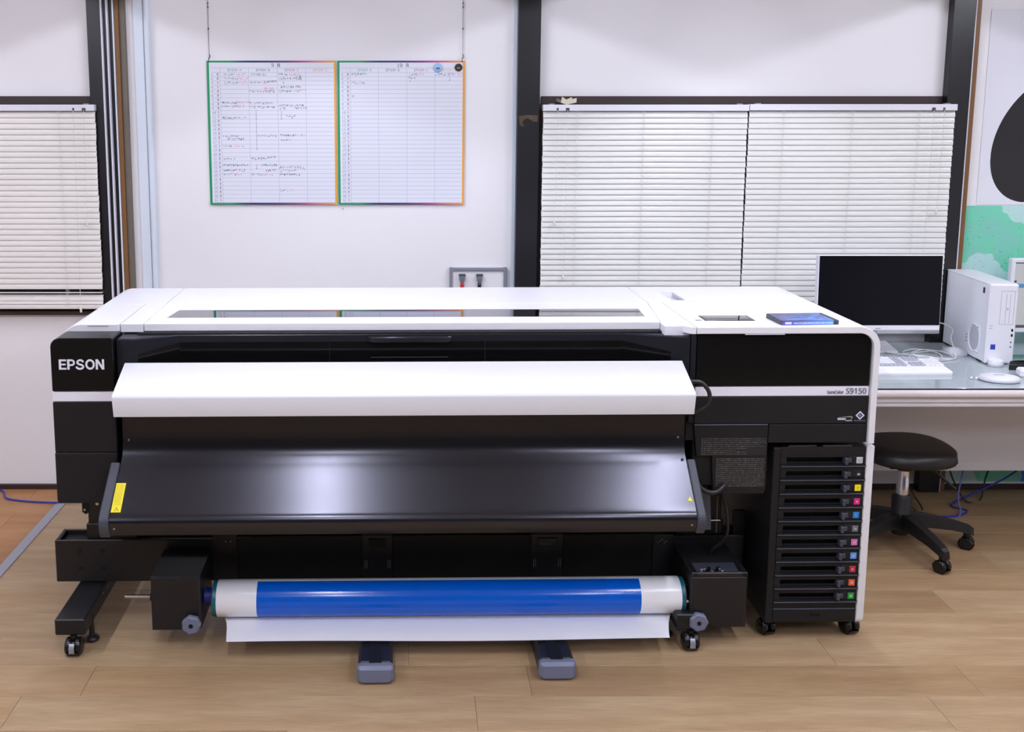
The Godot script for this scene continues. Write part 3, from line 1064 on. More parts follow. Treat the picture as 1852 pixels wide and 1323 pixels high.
func twin_caster(parent: Node, at: Vector3, r: float, turn: float, tab: bool, top: float, name_ := "caster") -> Node3D:
	# two wheels under a hood, wheel axis along x before the turn
	var n := Node3D.new()
	n.name = name_
	parent.add_child(n, true)
	n.position = at - origin
	n.rotation.y = turn
	var was := origin
	origin = Vector3.ZERO
	for s in [-1, 1]:
		part("wheel", bld().lathe([Vector2(0, 0.004), Vector2(r * 0.55, 0.004), Vector2(r * 0.88, 0.0055), Vector2(r, 0.010), Vector2(r, 0.021), Vector2(r * 0.86, 0.026), Vector2(r * 0.3, 0.028), Vector2(0, 0.028)], V(0, r, 0), V(s, 0, 0), 24, 0.7), M.rubber, n)
	var hood := bld()
	hood.lathe([Vector2(r * 0.2, -0.019), Vector2(r * 1.13, -0.019), Vector2(r * 1.13, 0.019), Vector2(r * 0.2, 0.019)], V(0, r, 0), V(1, 0, 0), 20, 0.7, PI * 0.95, PI * 1.9)
	hood.box(V(-0.006, r * 0.6, -r * 0.5), V(0.006, r * 1.6, r * 0.5), 0.002)
	hood.cyl(V(0, r * 1.5, 0), V(0, top, 0), 0.010, 0.012, 12)
	part("caster_hood", hood, M.rubber, n)
	if tab:
		part("brake_tab", bld().extrude(P([r * 0.98, r * 0.62, r * 1.13, r * 1.25, r * 0.9, r * 1.65, r * 1.22, r * 1.25, r * 1.20, r * 0.62]), 0, -0.009, 0.009, 0.001), M.alu, n)
	origin = was
	return n


func star_knob(parent: Node, at: Vector3, r: float) -> void:
	var p := PackedVector2Array()
	for k in 56:
		var a := TAU * k / 56.0
		var q := r * (1.0 - 0.045 * (1.0 - cos(7.0 * a)))
		p.append(Vector2(at.x + cos(a) * q, at.y + sin(a) * q))
	var o := part("star_knob", bld().extrude(p, 2, at.z - 0.024, at.z, 0.005, 0.3), M.grey, parent, "grey lobed plastic knob")
	part("knob_hole", bld().cyl(V(at.x, at.y, at.z - 0.004), V(at.x, at.y, at.z + 0.0012), 0.0075, 0.0075, 14), M.body, o)
	part("knob_stem", bld().cyl(V(at.x, at.y, at.z - 0.05), V(at.x, at.y, at.z - 0.02), 0.010, 0.010, 12), M.body, o)


func printer_stand(t: Node) -> void:
	# posts from the legs up to the body
	for s in [[-1.150, -0.985], [0.965, 1.12]]:
		var b := bld()
		b.box(V(s[0], 0.31, -0.50), V(s[1], 0.54, -0.295), 0.003)
		b.box(V(s[0] - 0.006, 0.285, -0.506), V(s[1] + 0.006, 0.345, -0.288), 0.003)
		var post := part("stand_post", b, M.steel_black, t)
		if s[0] < 0:
			for x in [-1.115, -1.057]:
				part("post_screw", bld().cyl(V(x, 0.418, -0.296), V(x, 0.418, -0.291), 0.0068, 0.006, 12), M.bolt, post)
			part("hook_tab", bld().extrude(P([-1.170, 0.428, -1.145, 0.428, -1.145, 0.385, -1.158, 0.378, -1.170, 0.386]), 2, -0.300, -0.294, 0.001), M.body, post)
			part("hook_screw", bld().cyl(V(-1.160, 0.396, -0.294), V(-1.160, 0.396, -0.289), 0.005, 0.004, 10), M.bolt, post)
	# cross beam: a channel open at the top
	var c := bld()
	c.box(V(-1.265, 0.135, -0.278), V(1.20, 0.2915, -0.270), 0.003)
	c.box(V(-1.265, 0.135, -0.375), V(1.20, 0.2915, -0.367), 0.003)
	c.box(V(-1.265, 0.135, -0.372), V(1.20, 0.145, -0.272), 0.002)
	c.box(V(-1.262, 0.262, -0.372), V(1.20, 0.272, -0.272), 0.002)
	c.box(V(-1.266, 0.137, -0.373), V(-1.252, 0.290, -0.272), 0.003)
	var beam := part("cross_beam", c, M.steel_black, t, "black steel cross beam")
	for x in [-1.178, -1.097]:
		for y in [0.185, 0.250]:
			part("beam_hole", bld().cyl(V(x, y, -0.271), V(x, y, -0.2685), 0.0095, 0.0095, 12), M.body, beam)
	part("beam_plate", bld().box(V(-0.705, 0.14, -0.27), V(-0.617, 0.313, -0.264), 0.003), M.steel_black, beam)
	for x in [-0.658, -0.640]:
		part("plate_screw", bld().cyl(V(x, 0.285, -0.265), V(x, 0.285, -0.262), 0.002, 0.002, 8), M.bolt, beam)
	part("beam_plate", bld().box(V(0.868, 0.14, -0.27), V(0.945, 0.298, -0.264), 0.003), M.steel_black, beam)
	for k in 5:
		part("plate_screw", bld().cyl(V(0.886 + 0.008 * k, 0.276 + 0.006 * (k % 3 - 1), -0.265), V(0.886 + 0.008 * k, 0.276 + 0.006 * (k % 3 - 1), -0.262), 0.002, 0.002, 8), M.bolt, beam)
	part("beam_skirt", bld().box(V(-0.612, 0.10, -0.268), V(0.862, 0.302, -0.262), 0.002), M.body, beam)
	# two roll rest brackets and the floor feet below them
	for k in 2:
		var x0: float = [-0.173, 0.430][k]
		var x1: float = [-0.064, 0.546][k]
		var bb := bld()
		bb.box(V(x0, 0.05, -0.264), V(x1, 0.309, -0.256), 0.003)
		bb.box(V(x0 + 0.022, 0.262, -0.257), V(x1 - 0.022, 0.296, -0.252), 0.003)
		var br := part("rest_bracket", bb, M.steel_black, t)
		part("bracket_window", bld().box(V(x0 + 0.026, 0.267, -0.253), V(x1 - 0.026, 0.293, -0.2508), 0.002), M.gloss if k == 1 else M.body, br)
		for x in [x0 + 0.010, x0 + 0.017, x1 - 0.017, x1 - 0.010]:
			part("guide_pin", bld().cyl(V(x, 0.185, -0.254), V(x, 0.215, -0.254), 0.0012, 0.0012, 6), M.alu, br)
		var fx0: float = [-0.1785, 0.4030][k]
		var fx1: float = [-0.0610, 0.5220][k]
		var f := part("floor_foot", bld().box(V(fx0 + 0.003, 0.0, -0.30), V(fx1 - 0.003, 0.058, 0.166 - 0.012 * k), 0.010), M.steel_black, t)
		var tongue := bld().box(V((fx0 + fx1) / 2 - 0.020, 0.055, -0.28), V((fx0 + fx1) / 2 + 0.020, 0.0625, 0.176 - 0.012 * k), 0.002)
		part("foot_tongue", tongue, M.body, f)
		var capb := bld()
		var zf := 0.196 - 0.014 * k
		capb.extrude(rrect(fx0, -0.0, fx1, 0.061, [0.020, 0.020, 0.012, 0.012], 5), 2, zf - 0.034, zf + 0.006, 0.010)
		part("foot_cap", capb, M.grey, f, "grey plastic end cap")
	# long legs on casters
	for s in [[-1.193, -1.092], [0.893, 0.962]]:
		var lg := part("leg", bld().box(V(s[0], 0.066, -0.86), V(s[1], 0.1225, -0.011), 0.004), M.steel_black, t)
		var x: float = (s[0] + s[1]) / 2 + (0.012 if s[0] < 0 else 0.014)
		twin_caster(t, V(x, 0, -0.012), 0.030, 0.0, true, 0.068)
		twin_caster(t, V(x, 0, -0.80), 0.030, 0.3, false, 0.068)
		var px: float = s[1] - 0.005 if s[0] < 0 else s[0] - 0.012
		part("levelling_foot", bld().lathe([Vector2(0, 0.006), Vector2(0.024, 0.006), Vector2(0.026, 0.010), Vector2(0.024, 0.016), Vector2(0.010, 0.022), Vector2(0.007, 0.10), Vector2(0, 0.10)], V(px, 0, -0.10), Vector3.UP, 18), M.steel_black, lg)
		if s[0] < 0:
			for z in [-0.29, -0.235]:
				part("leg_screw", bld().cyl(V(s[1], 0.108, z), V(s[1] + 0.002, 0.108, z), 0.003, 0.003, 8), M.bolt, lg)


func printer_takeup(t: Node) -> void:
	# left unit
	var lb := bld()
	lb.extrude(P([-0.875, 0.068, -0.775, 0.068, -0.757, 0.073, -0.710, 0.073, -0.710, 0.26, -0.875, 0.26]), 2, -0.264, -0.034, 0.006)
	var l := part("takeup_unit", lb, M.steel_black, t, "black box that holds the left end of the roll")
	part("spindle_rod", bld().cyl(V(-0.972, 0.172, -0.075), V(-0.87, 0.172, -0.075), 0.0058, 0.0058, 14, 0.0008), M.chrome, l, "steel rod")
	part("rod_collar", bld().cyl(V(-0.884, 0.172, -0.075), V(-0.872, 0.172, -0.075), 0.015, 0.013, 16), M.body, l)
	star_knob(t, V(-0.7375, 0.1005, 0.0), 0.0325)
	# right unit with a sunken switch panel
	var rb := bld()
	rb.extrude(P([0.942, 0.075, 1.010, 0.075, 1.030, 0.064, 1.135, 0.064, 1.135, 0.248, 0.942, 0.248]), 2, -0.300, -0.030, 0.005)
	rb.extrude(P([-0.300, 0.246, -0.300, 0.262, -0.122, 0.262, -0.105, 0.2465]), 0, 0.944, 1.133, 0.002)
	rb.box(V(0.942, 0.244, -0.125), V(0.966, 0.262, -0.030), 0.003)
	rb.box(V(1.114, 0.244, -0.125), V(1.135, 0.262, -0.030), 0.003)
	rb.box(V(0.944, 0.244, -0.044), V(1.133, 0.262, -0.030), 0.004)
	var r := part("takeup_unit", rb, M.steel_black, t, "black box with switches that holds the right end of the roll")
	var pl := bld()
	pl.quad(V(0.966, 0.249, -0.044), V(1.114, 0.249, -0.044), V(1.114, 0.258, -0.118), V(0.966, 0.258, -0.118), V(0, 1, 0.12).normalized())
	pl.quad(V(0.966, 0.244, -0.044), V(1.114, 0.244, -0.044), V(1.114, 0.244, -0.118), V(0.966, 0.244, -0.118), Vector3.DOWN)
	var sp := part("switch_panel", pl, M.cap, t)
	for x in [1.008, 1.038]:
		part("toggle_switch", bld().lathe([Vector2(0, 0), Vector2(0.008, 0), Vector2(0.008, 0.004), Vector2(0.0045, 0.006), Vector2(0.0055, 0.018), Vector2(0, 0.020)], V(x, 0.250, -0.062), V(0.1, 1, 0.2), 14), M.rubber, sp)
	var mk := bld()
	for q in [[0.985, -0.060], [0.990, -0.075], [1.000, -0.078], [1.022, -0.060], [1.052, -0.078], [1.058, -0.064], [1.064, -0.056]]:
		mk.box(V(q[0] - 0.003, 0.2505, q[1] - 0.002), V(q[0] + 0.003, 0.2536, q[1] + 0.002))
	part("switch_mark", mk, M.print_white, sp)
	part("edge_line", bld().box(V(0.95, 0.2605, -0.299), V(1.125, 0.2630, -0.295), 0.0008), M.cap, r)
	star_knob(t, V(0.9665, 0.0955, 0.0), 0.0325)


func printer_side_gear(t: Node) -> void:
	part("hood_hose", bld().tube([V(0.868, 0.936, 0.03), V(0.90, 0.9405, 0.035), V(0.930, 0.9365, 0.04), V(0.953, 0.905, 0.045), V(0.948, 0.867, 0.045), V(0.91, 0.840, 0.04), V(0.87, 0.835, 0.03)], 0.0070, 10), M.hose, t)
	part("tray_hose", bld().tube([V(0.915, 0.606, -0.03), V(0.940, 0.588, -0.025), V(0.960, 0.562, -0.02), V(0.985, 0.549, -0.02), V(1.010, 0.549, -0.022), V(1.034, 0.563, -0.03), V(1.05, 0.57, -0.05)], 0.0085, 10), M.hose, t)
	part("takeup_cable", bld().tube([V(1.045, 0.548, -0.09), V(1.062, 0.508, -0.10), V(1.078, 0.440, -0.10), V(1.084, 0.370, -0.11), V(1.072, 0.325, -0.13), V(1.050, 0.285, -0.16), V(1.048, 0.258, -0.18)], 0.0055, 8), M.hose, t)
	var b := bld()
	b.box(V(0.935, 0.52, -0.125), V(1.025, 0.66, -0.105), 0.003)
	b.box(V(1.008, 0.54, -0.12), V(1.020, 0.665, -0.075), 0.002)
	var br := part("latch_bracket", b, M.body, t)
	for q in [[0.962, 0.640], [1.000, 0.640], [0.9985, 0.612]]:
		part("bracket_screw", bld().cyl(V(q[0], q[1], -0.106), V(q[0], q[1], -0.099), 0.0055, 0.0045, 10), M.bolt, br)
	part("latch_arm", bld().box(V(0.972, 0.628, -0.106), V(0.994, 0.648, -0.092), 0.003), M.hose, br)
	part("latch_arm", bld().box(V(0.972, 0.600, -0.106), V(0.994, 0.617, -0.092), 0.003), M.hose, br)
	part("grey_bracket", bld().extrude(P([0.970, 0.54, 1.004, 0.54, 1.012, 0.40, 0.985, 0.40]), 2, -0.085, -0.06, 0.002), M.cap, t)
	part("circuit_connector", bld().box(V(0.972, 0.435, -0.06), V(0.986, 0.480, -0.045), 0.002), M.pcb, t, "small green connector")
	part("threaded_rod", bld().cyl(V(1.042, 0.375, -0.10), V(1.042, 0.505, -0.10), 0.0022, 0.0022, 8), M.clip, t)
	part("lock_pin", bld().cyl(V(1.014, 0.4235, -0.088), V(1.050, 0.4235, -0.088), 0.0026, 0.0026, 8), M.chrome, t)
	part("side_plate", bld().box(V(1.168, 0.125, -0.32), V(1.237, 0.372, -0.30), 0.003), M.black, t)


# ---------------------------------------------------------------- the roll of printed media between the two take-up boxes
func roll() -> void:
	var c := V(0.129, 0.1515, -0.10)
	var t := thing("media_roll", "white media roll with a broad glossy blue print, its white tail hanging", "media roll", spot(c), "", TURN)
	origin = c
	var r := 0.0622
	part("sheet", bld().lathe([Vector2(r - 0.006, 0), Vector2(r - 0.0005, 0), Vector2(r, 0.0008), Vector2(r, 1.577), Vector2(r - 0.0005, 1.578), Vector2(r - 0.006, 1.578)], V(-0.660, c.y, c.z), V(1, 0, 0), 64, 0.7), M.media, t)
	var bp := bld()
	var seg := 40
	for k in seg:
		var a0 := deg_to_rad(lerpf(84, -66, k / float(seg)))
		var a1 := deg_to_rad(lerpf(84, -66, (k + 1) / float(seg)))
		var rr := r + 0.0003
		var n0 := V(0, sin(a0), cos(a0))
		var n1 := V(0, sin(a1), cos(a1))
		var x0 := -0.5235
		var x1 := 0.779
		var q := V(0, c.y, c.z)
		bp.quadn(q + n0 * rr + V(x0, 0, 0), q + n0 * rr + V(x1, 0, 0), q + n1 * rr + V(x1, 0, 0), q + n1 * rr + V(x0, 0, 0), n0, n0, n1, n1)
	part("blue_print", bp, M.blue_print, t, "glossy blue printed band")
	# tail of the sheet: leaves the roll below and curls towards the viewer
	var tl := bld()
	var rows := [[-0.10, 0.0890, -0.645, 0.898], [-0.080, 0.0880, -0.636, 0.890], [-0.055, 0.0868, -0.628, 0.880], [-0.025, 0.0850, -0.622, 0.870], [0.005, 0.0815, -0.618, 0.862], [0.030, 0.0750, -0.615, 0.857], [0.046, 0.0675, -0.613, 0.855]]
	var xs := 24
	for k in rows.size() - 1:
		for s in xs:
			var pq := []
			for w in [[k, s], [k, s + 1], [k + 1, s + 1], [k + 1, s]]:
				var o: Array = rows[w[0]]
				var f := float(w[1]) / xs
				var wave: float = 0.004 * sin(f * 7.0 + 0.6) * w[0] / 6.0
				pq.append(V(lerpf(o[2], o[3], f), o[1] + wave * 0.9, o[0] + wave * 0.4))
			var d0: Array = rows[k]
			var d1: Array = rows[k + 1]
			var nn := V(0, d1[0] - d0[0], d0[1] - d1[1]).normalized()
			var before: Array = rows[maxi(k - 1, 0)]
			var after: Array = rows[mini(k + 2, rows.size() - 1)]
			var na := V(0, d1[0] - before[0], before[1] - d1[1]).normalized()
			var nb := V(0, after[0] - d0[0], d0[1] - after[1]).normalized()
			tl.quadn(pq[0], pq[1], pq[2], pq[3], na, na, nb, nb)
			var dn := nn * 0.0006
			tl.quadn(pq[0] - dn, pq[1] - dn, pq[2] - dn, pq[3] - dn, -na, -na, -nb, -nb)
	part("sheet_tail", tl, M.media_back, t, "loose white tail of the sheet")
	for s in [-1, 1]:
		var x := -0.660 if s < 0 else 0.918
		var d := V(s, 0, 0)
		var cr := part("core_end", bld().lathe([Vector2(0.030, -0.01), Vector2(0.056, -0.01), Vector2(0.0605, 0.0), Vector2(0.0605, 0.013), Vector2(0.0555, 0.014), Vector2(0.030, 0.014)], V(x, c.y, c.z), d, 40, 0.7), M.teal, t, "teal tape around the core end")
		part("core_rim", bld().lathe([Vector2(0.030, 0.0139), Vector2(0.0560, 0.0141), Vector2(0.0590, 0.0155), Vector2(0.030, 0.0155)], V(x, c.y, c.z), d, 40, 0.7), M.core, cr)
		part("end_flange", bld().lathe([Vector2(0, 0.012), Vector2(0.046, 0.012), Vector2(0.046, 0.017), Vector2(0.034, 0.018), Vector2(0.033, 0.022), Vector2(0.028, 0.024), Vector2(0, 0.024)], V(x, c.y, c.z), d, 30, 0.7), M.body, t)
		if s < 0:
			part("blue_ring", bld().lathe([Vector2(0, 0.022), Vector2(0.027, 0.022), Vector2(0.027, 0.045), Vector2(0, 0.045)], V(x, c.y + 0.008, c.z), d, 24), M.blue_ring, t)
		else:
			part("end_pin", bld().cyl(V(x + 0.014, c.y + 0.045, c.z + 0.02), V(x + 0.030, c.y + 0.046, c.z + 0.02), 0.0016, 0.001, 8), M.chrome, t)
			part("lock_nut", bld().cyl(V(x + 0.016, c.y - 0.004, c.z + 0.045), V(x + 0.026, c.y - 0.004, c.z + 0.045), 0.008, 0.008, 6), M.bolt, t)
	origin = Vector3.ZERO


# ---------------------------------------------------------------- ink cabinet under the right end
func ink_cabinet() -> void:
	var c := V(1.375, 0, -0.33)
	var t := thing("ink_supply_cabinet", "black cabinet of eleven colour-tagged ink trays on casters, white right side", "cabinet", spot(c), "", TURN)
	origin = c
	var b := bld()
	b.box(V(1.208, 0.068, -0.62), V(1.232, 0.690, -0.052), 0.002)
	b.box(V(1.232, 0.068, -0.62), V(1.520, 0.080, -0.056), 0.002)
	b.box(V(1.232, 0.664, -0.62), V(1.520, 0.690, -0.056), 0.002)
	b.box(V(1.232, 0.08, -0.62), V(1.520, 0.665, -0.10), 0.0)
	var body := part("body", b, M.black, t)
	for s in [[1.262, 1.356], [1.378, 1.476]]:
		part("top_strip", bld().box(V(s[0], 0.689, -0.072), V(s[1], 0.6935, -0.066), 0.0008), M.chrome, body)
	part("white_side_panel", bld().extrude(rrect(-0.62, 0.063, -0.050, 0.6955, [0.010, 0.022, 0.003, 0.003]), 0, 1.5205, 1.5455, 0.002), M.shell, t, "white plastic side panel")
	var tags := [["", Color(0.80, 0.80, 0.83)], ["BK", Color(0.08, 0.07, 0.08)], ["Y", Color(0.97, 0.90, 0.04)], ["M", Color(0.85, 0.12, 0.52)], ["C", Color(0.08, 0.50, 0.80)], ["GY", Color(0.42, 0.42, 0.45)], ["LM", Color(0.86, 0.45, 0.72)], ["LC", Color(0.38, 0.60, 0.88)], ["R", Color(0.72, 0.14, 0.24)], ["OR", Color(0.93, 0.36, 0.17)], ["GR", Color(0.10, 0.60, 0.20)]]
	var words := ["white", "black", "yellow", "magenta", "cyan", "grey", "light magenta", "light blue", "red", "orange", "green"]
	for k in 11:
		var y := 0.6435 - 0.04809 * k
		var q := bld()
		var z := -0.052
		# frame of the tray front with an opening on the left
		q.box(V(1.2335, y + 0.011, z - 0.040), V(1.5190, y + 0.0245, z - 0.004), 0.001)
		q.extrude(P([z - 0.040, y - 0.0225, z - 0.004, y - 0.0225, z + 0.004, y - 0.0195, z + 0.004, y - 0.0165, z - 0.006, y - 0.0120, z - 0.040, y - 0.0120]), 0, 1.2335, 1.5190, 0.0)
		q.box(V(1.2335, y - 0.013, z - 0.040), V(1.2540, y + 0.012, z - 0.004), 0.001)
		q.box(V(1.4625, y - 0.013, z - 0.040), V(1.5190, y + 0.012, z - 0.003), 0.001)
		q.box(V(1.2520, y - 0.013, z - 0.045), V(1.4640, y + 0.012, z - 0.036), 0.0)
		var tr := part("ink_tray", q, M.black, t)
		part("tray_lip", bld().box(V(1.2330, y - 0.0205, z - 0.006), V(1.5195, y - 0.0170, z + 0.0052), 0.001), M.cap, tr)
		part("tray_shelf", bld().box(V(1.256, y - 0.0115, z - 0.036), V(1.450, y - 0.0085, z - 0.012), 0.001), M.body, tr)
		var lt := bld()
		lt.box(V(1.4470, y - 0.0130, z - 0.02), V(1.4585, y + 0.0115, z + 0.009), 0.003)
		lt.box(V(1.4585, y - 0.0070, z - 0.02), V(1.4715, y + 0.0095, z + 0.002), 0.002)
		part("latch", lt, M.cap, tr, "grey latch")
		var tm := mat("tag_%d" % k, tags[k][1], 0.45)
		var tg := part("colour_tag", bld().box(V(1.4885, y - 0.0105, z - 0.006), V(1.5095, y + 0.0115, z - 0.0018), 0.0008), tm, tr, words[k] + " colour tag")
		if tags[k][0] != "":
			letter("tag_lettering", tags[k][0], 0.0095 if tags[k][0].length() == 2 else 0.0050, 0.0070, V(1.499, y + 0.0005, z - 0.0018), M.print_white if k != 2 else M.print_grey, tr)
		else:
			var ln := bld()
			for j in 3:
				ln.box(V(1.4925, y + 0.004 - 0.005 * j, z - 0.002), V(1.5055, y + 0.0055 - 0.005 * j, z - 0.0014))
			part("tag_lettering", ln, M.alu, tr)
		tg.set_meta("label", words[k] + " colour tag")
	var bot := part("base_panel", bld().box(V(1.2335, 0.118, -0.10), V(1.5190, 0.1385, -0.058), 0.001), M.black, t)
	part("base_ridge", bld().box(V(1.2335, 0.1150, -0.10), V(1.5190, 0.1185, -0.053), 0.001), M.cap, bot)
	var dr := part("base_drawer", bld().box(V(1.2335, 0.0720, -0.10), V(1.5190, 0.1145, -0.055), 0.002), M.black, t)
	part("drawer_grip", bld().box(V(1.360, 0.090, -0.058), V(1.398, 0.1005, -0.0540), 0.002), M.gloss, dr)
	for x in [1.238, 1.530]:
		for z in [-0.115, -0.56]:
			twin_caster(t, V(x - 0.003, 0, z), 0.0285, 0.25 if z > -0.3 else 0.6, false, 0.068)
	origin = Vector3.ZERO


# ---------------------------------------------------------------- things on the wall
const GLYPH := {
	"E": "11111100001000011110100001000011111", "P": "11110100011000111110100001000010000", "S": "01111100001000001110000010000111110", "O": "01110100011000110001100011000101110",
	"N": "10001110011010110011100011000110001", "A": "01110100011000111111100011000110001", "B": "11110100011000111110100011000111110", "C": "01111100001000010000100001000001111",
	"D": "11110100011000110001100011000111110", "0": "01110100011001110101110011000101110", "1": "00100011000010000100001000010001110", "2": "01110100010000100110010001000011111",
	"3": "11110000010000101110000010000111110", "4": "00010001100101010010111110001000010", "5": "11111100001111000001000011000101110", "6": "00110010001000011110100011000101110",
	"7": "11111000010001000100010000100001000", "8": "01110100011000101110100011000101110", "9": "01110100011000101111000010001001100", "m": "11111100011111110001111111000110011"}


func write(img: Image, s: String, x: int, y: int, k: int, col: Color) -> void:
	for ch in s:
		if GLYPH.has(ch):
			var g: String = GLYPH[ch]
			for j in 7:
				for i in 5:
					if g[j * 5 + i] == "1":
						img.fill_rect(Rect2i(x + i * k, y + j * k, k, k), col)
		x += 6 * k


func schedule_sheet(month: String, notes: Array, sd: int) -> Image:
	var w := 768
	var h := 856
	var img := Image.create(w, h, false, Image.FORMAT_RGB8)
	img.fill(Color(0.885, 0.895, 0.94))
	var r := RandomNumberGenerator.new()
	r.seed = sd
	var line := Color(0.70, 0.715, 0.78)
	var ink := Color(0.22, 0.22, 0.34)
	var top := int(h * 0.080)
	var pitch := h * 0.0292
	for k in 32:
		img.fill_rect(Rect2i(int(w * 0.04), top + int(pitch * k), int(w * 0.945), 2), line)
	var cols := [0.102, 0.322, 0.545, 0.765]
	for c in cols:
		img.fill_rect(Rect2i(int(w * c), int(h * 0.05), 2, int(h * 0.94)), line)
	img.fill_rect(Rect2i(int(w * 0.03), int(h * 0.05), int(w * 0.955), 2), line)
	write(img, month + " m", int(w * (0.50 if month.length() == 1 else 0.47)), int(h * 0.020), 3, Color(0.36, 0.36, 0.50))
	var heads := [["EPSON A", Color(0.35, 0.66, 0.56)], ["EPSON B", Color(0.42, 0.44, 0.58)], ["EPSON C", Color(0.66, 0.48, 0.66)], ["EPSON D", Color(0.90, 0.68, 0.50)]]
	for k in 4:
		write(img, heads[k][0], int(w * (cols[k] + 0.06)), int(h * 0.057), 2, heads[k][1])
	for k in 31:
		write(img, str(k + 1), int(w * 0.035), top + int(pitch * k) + 6, 2, Color(0.55, 0.55, 0.66))
		# weekday mark
		var red: bool = (k + sd) % 7 > 4
		for j in 3:
			img.fill_rect(Rect2i(int(w * 0.078), top + int(pitch * k) + 6 + j * 5, 10, 2), Color(0.75, 0.55, 0.62) if red else Color(0.33, 0.33, 0.45))
		img.fill_rect(Rect2i(int(w * 0.078) + 4, top + int(pitch * k) + 5, 2, 14), Color(0.75, 0.55, 0.62) if red else Color(0.33, 0.33, 0.45))
	# handwriting: column, row, start, length (shares of the column), kind: 0 ink, 1 red, 2 heavy ink, 3 arrow down
	for n in notes:
		var cx: float = w * (cols[int(n[0])] + 0.22 * float(n[2]))
		var cy := top + int(pitch * float(n[1])) + 5
		if n[4] == 3:
			img.fill_rect(Rect2i(int(cx), cy, 2, int(pitch * float(n[3]))), Color(0.45, 0.45, 0.55))
			img.fill_rect(Rect2i(int(cx) - 3, cy + int(pitch * float(n[3])) - 4, 8, 3), Color(0.45, 0.45, 0.55))
			continue
		var ink_now: Color = Color(0.88, 0.55, 0.62) if n[4] == 1 else ink if n[4] == 2 else Color(0.45, 0.45, 0.56)
		var x := cx
		while x < cx + w * 0.22 * float(n[3]):
			var gw := r.randi_range(7, 13)
			for s in r.randi_range(2, 5):
				if r.randf() < 0.5:
					img.fill_rect(Rect2i(int(x) + r.randi_range(0, 3), cy + r.randi_range(0, 13), r.randi_range(4, gw), 2), ink_now)
				else:
					img.fill_rect(Rect2i(int(x) + r.randi_range(0, gw), cy + r.randi_range(0, 5), 2, r.randi_range(4, 11)), ink_now)
			x += gw + 3
	# printed border, green at the left running through navy and purple to orange
	var bw := 11
	var stops := [Color(0.05, 0.58, 0.36), Color(0.05, 0.58, 0.36), Color(0.13, 0.14, 0.36), Color(0.20, 0.19, 0.40), Color(0.50, 0.20, 0.46), Color(0.80, 0.42, 0.50), Color(0.93, 0.63, 0.28)]
	for x in w:
		var f := float(x) / w * 5.999
		var c: Color = stops[int(f)].lerp(stops[mini(int(f) + 1, 6)], f - int(f))
		img.fill_rect(Rect2i(x, 0, 1, bw), c)
		img.fill_rect(Rect2i(x, h - bw, 1, bw), c)
	img.fill_rect(Rect2i(0, 0, bw + 3, h), Color(0.05, 0.58, 0.36))
	img.fill_rect(Rect2i(w - bw - 2, 0, bw + 2, h), Color(0.92, 0.64, 0.25))
	return img


func map_print() -> Image:
	# green land and pale water with small specks of lettering, blue sea low down at the right; 0.8 m by 1.33 m
	var w := 480
	var h := 800
	var img := Image.create(w, h, false, Image.FORMAT_RGB8)
	var n := FastNoiseLite.new()
	n.seed = 5
	n.frequency = 0.012
	n.fractal_octaves = 4
	var pale := [
		PackedVector2Array([Vector2(2.70, 1.40), Vector2(2.715, 1.335), Vector2(2.75, 1.315), Vector2(2.79, 1.298), Vector2(2.83, 1.29), Vector2(3.4, 1.26), Vector2(3.4, 1.40)]),
		PackedVector2Array([Vector2(2.5, 1.095), Vector2(2.57, 1.115), Vector2(2.63, 1.142), Vector2(2.685, 1.152), Vector2(2.705, 1.12), Vector2(2.73, 1.085), Vector2(2.765, 1.066), Vector2(2.80, 1.09), Vector2(2.9, 1.00), Vector2(3.4, 0.9), Vector2(3.4, 0.35), Vector2(2.5, 0.35)]),
		PackedVector2Array([Vector2(2.5, 0.0), Vector2(2.5, 0.2), Vector2(2.66, 0.2), Vector2(2.70, 0.0)])]
	var r := RandomNumberGenerator.new()
	r.seed = 17
	for y in h:
		for x in w:
			var p := Vector2(2.52 + 0.8 * x / w, 1.368 - 1.33 * y / h)
			var k := n.get_noise_2d(x, y)
			var q := p + Vector2(k, n.get_noise_2d(x + 500, y)) * 0.022
			var c := Color(0.46, 0.84, 0.70).lerp(Color(0.51, 0.80, 0.73), clampf(k * 1.4 + 0.4, 0, 1))
			if q.y < 0.16 and q.x > 2.92:
				c = Color(0.30, 0.45, 0.85)
			for poly in pale:
				if Geometry2D.is_point_in_polygon(q, poly):
					c = Color(0.73, 0.88, 0.87)
			img.set_pixel(x, y, c)
	for k in 900:
		var x := r.randi_range(0, w - 8)
		var y := r.randi_range(0, h - 3)
		var c := img.get_pixel(x, y)
		img.fill_rect(Rect2i(x, y, r.randi_range(1, 5), 1), c.darkened(r.randf_range(0.2, 0.5)))
	for k in 14:
		var x := r.randi_range(100, 260)
		var y := r.randi_range(120, 170)
		img.fill_rect(Rect2i(x, y, r.randi_range(3, 9), 2), Color(0.40, 0.62, 0.82) if k % 3 else Color(0.80, 0.58, 0.52))
	return img


func poster_print() -> Image:
	# white sheet with one big black rounded shape; 0.75 m by 0.88 m
	var w := 600
	var h := 704
	var img := Image.create(w, h, false, Image.FORMAT_RGB8)
	img.fill(Color(0.90, 0.905, 0.94))
	var c := Vector2(2.905, 1.677)
	var t := deg_to_rad(60.0)
	for y in h:
		for x in w:
			var p := Vector2(2.61 + 0.75 * x / w, 2.25 - 0.88 * y / h) - c
			var a := p.dot(Vector2(cos(t), sin(t))) / 0.315
			var b := p.dot(Vector2(-sin(t), cos(t))) / 0.222
			if a * a + b * b < 1.0:
				img.set_pixel(x, y, Color(0.055, 0.055, 0.068))
	return img


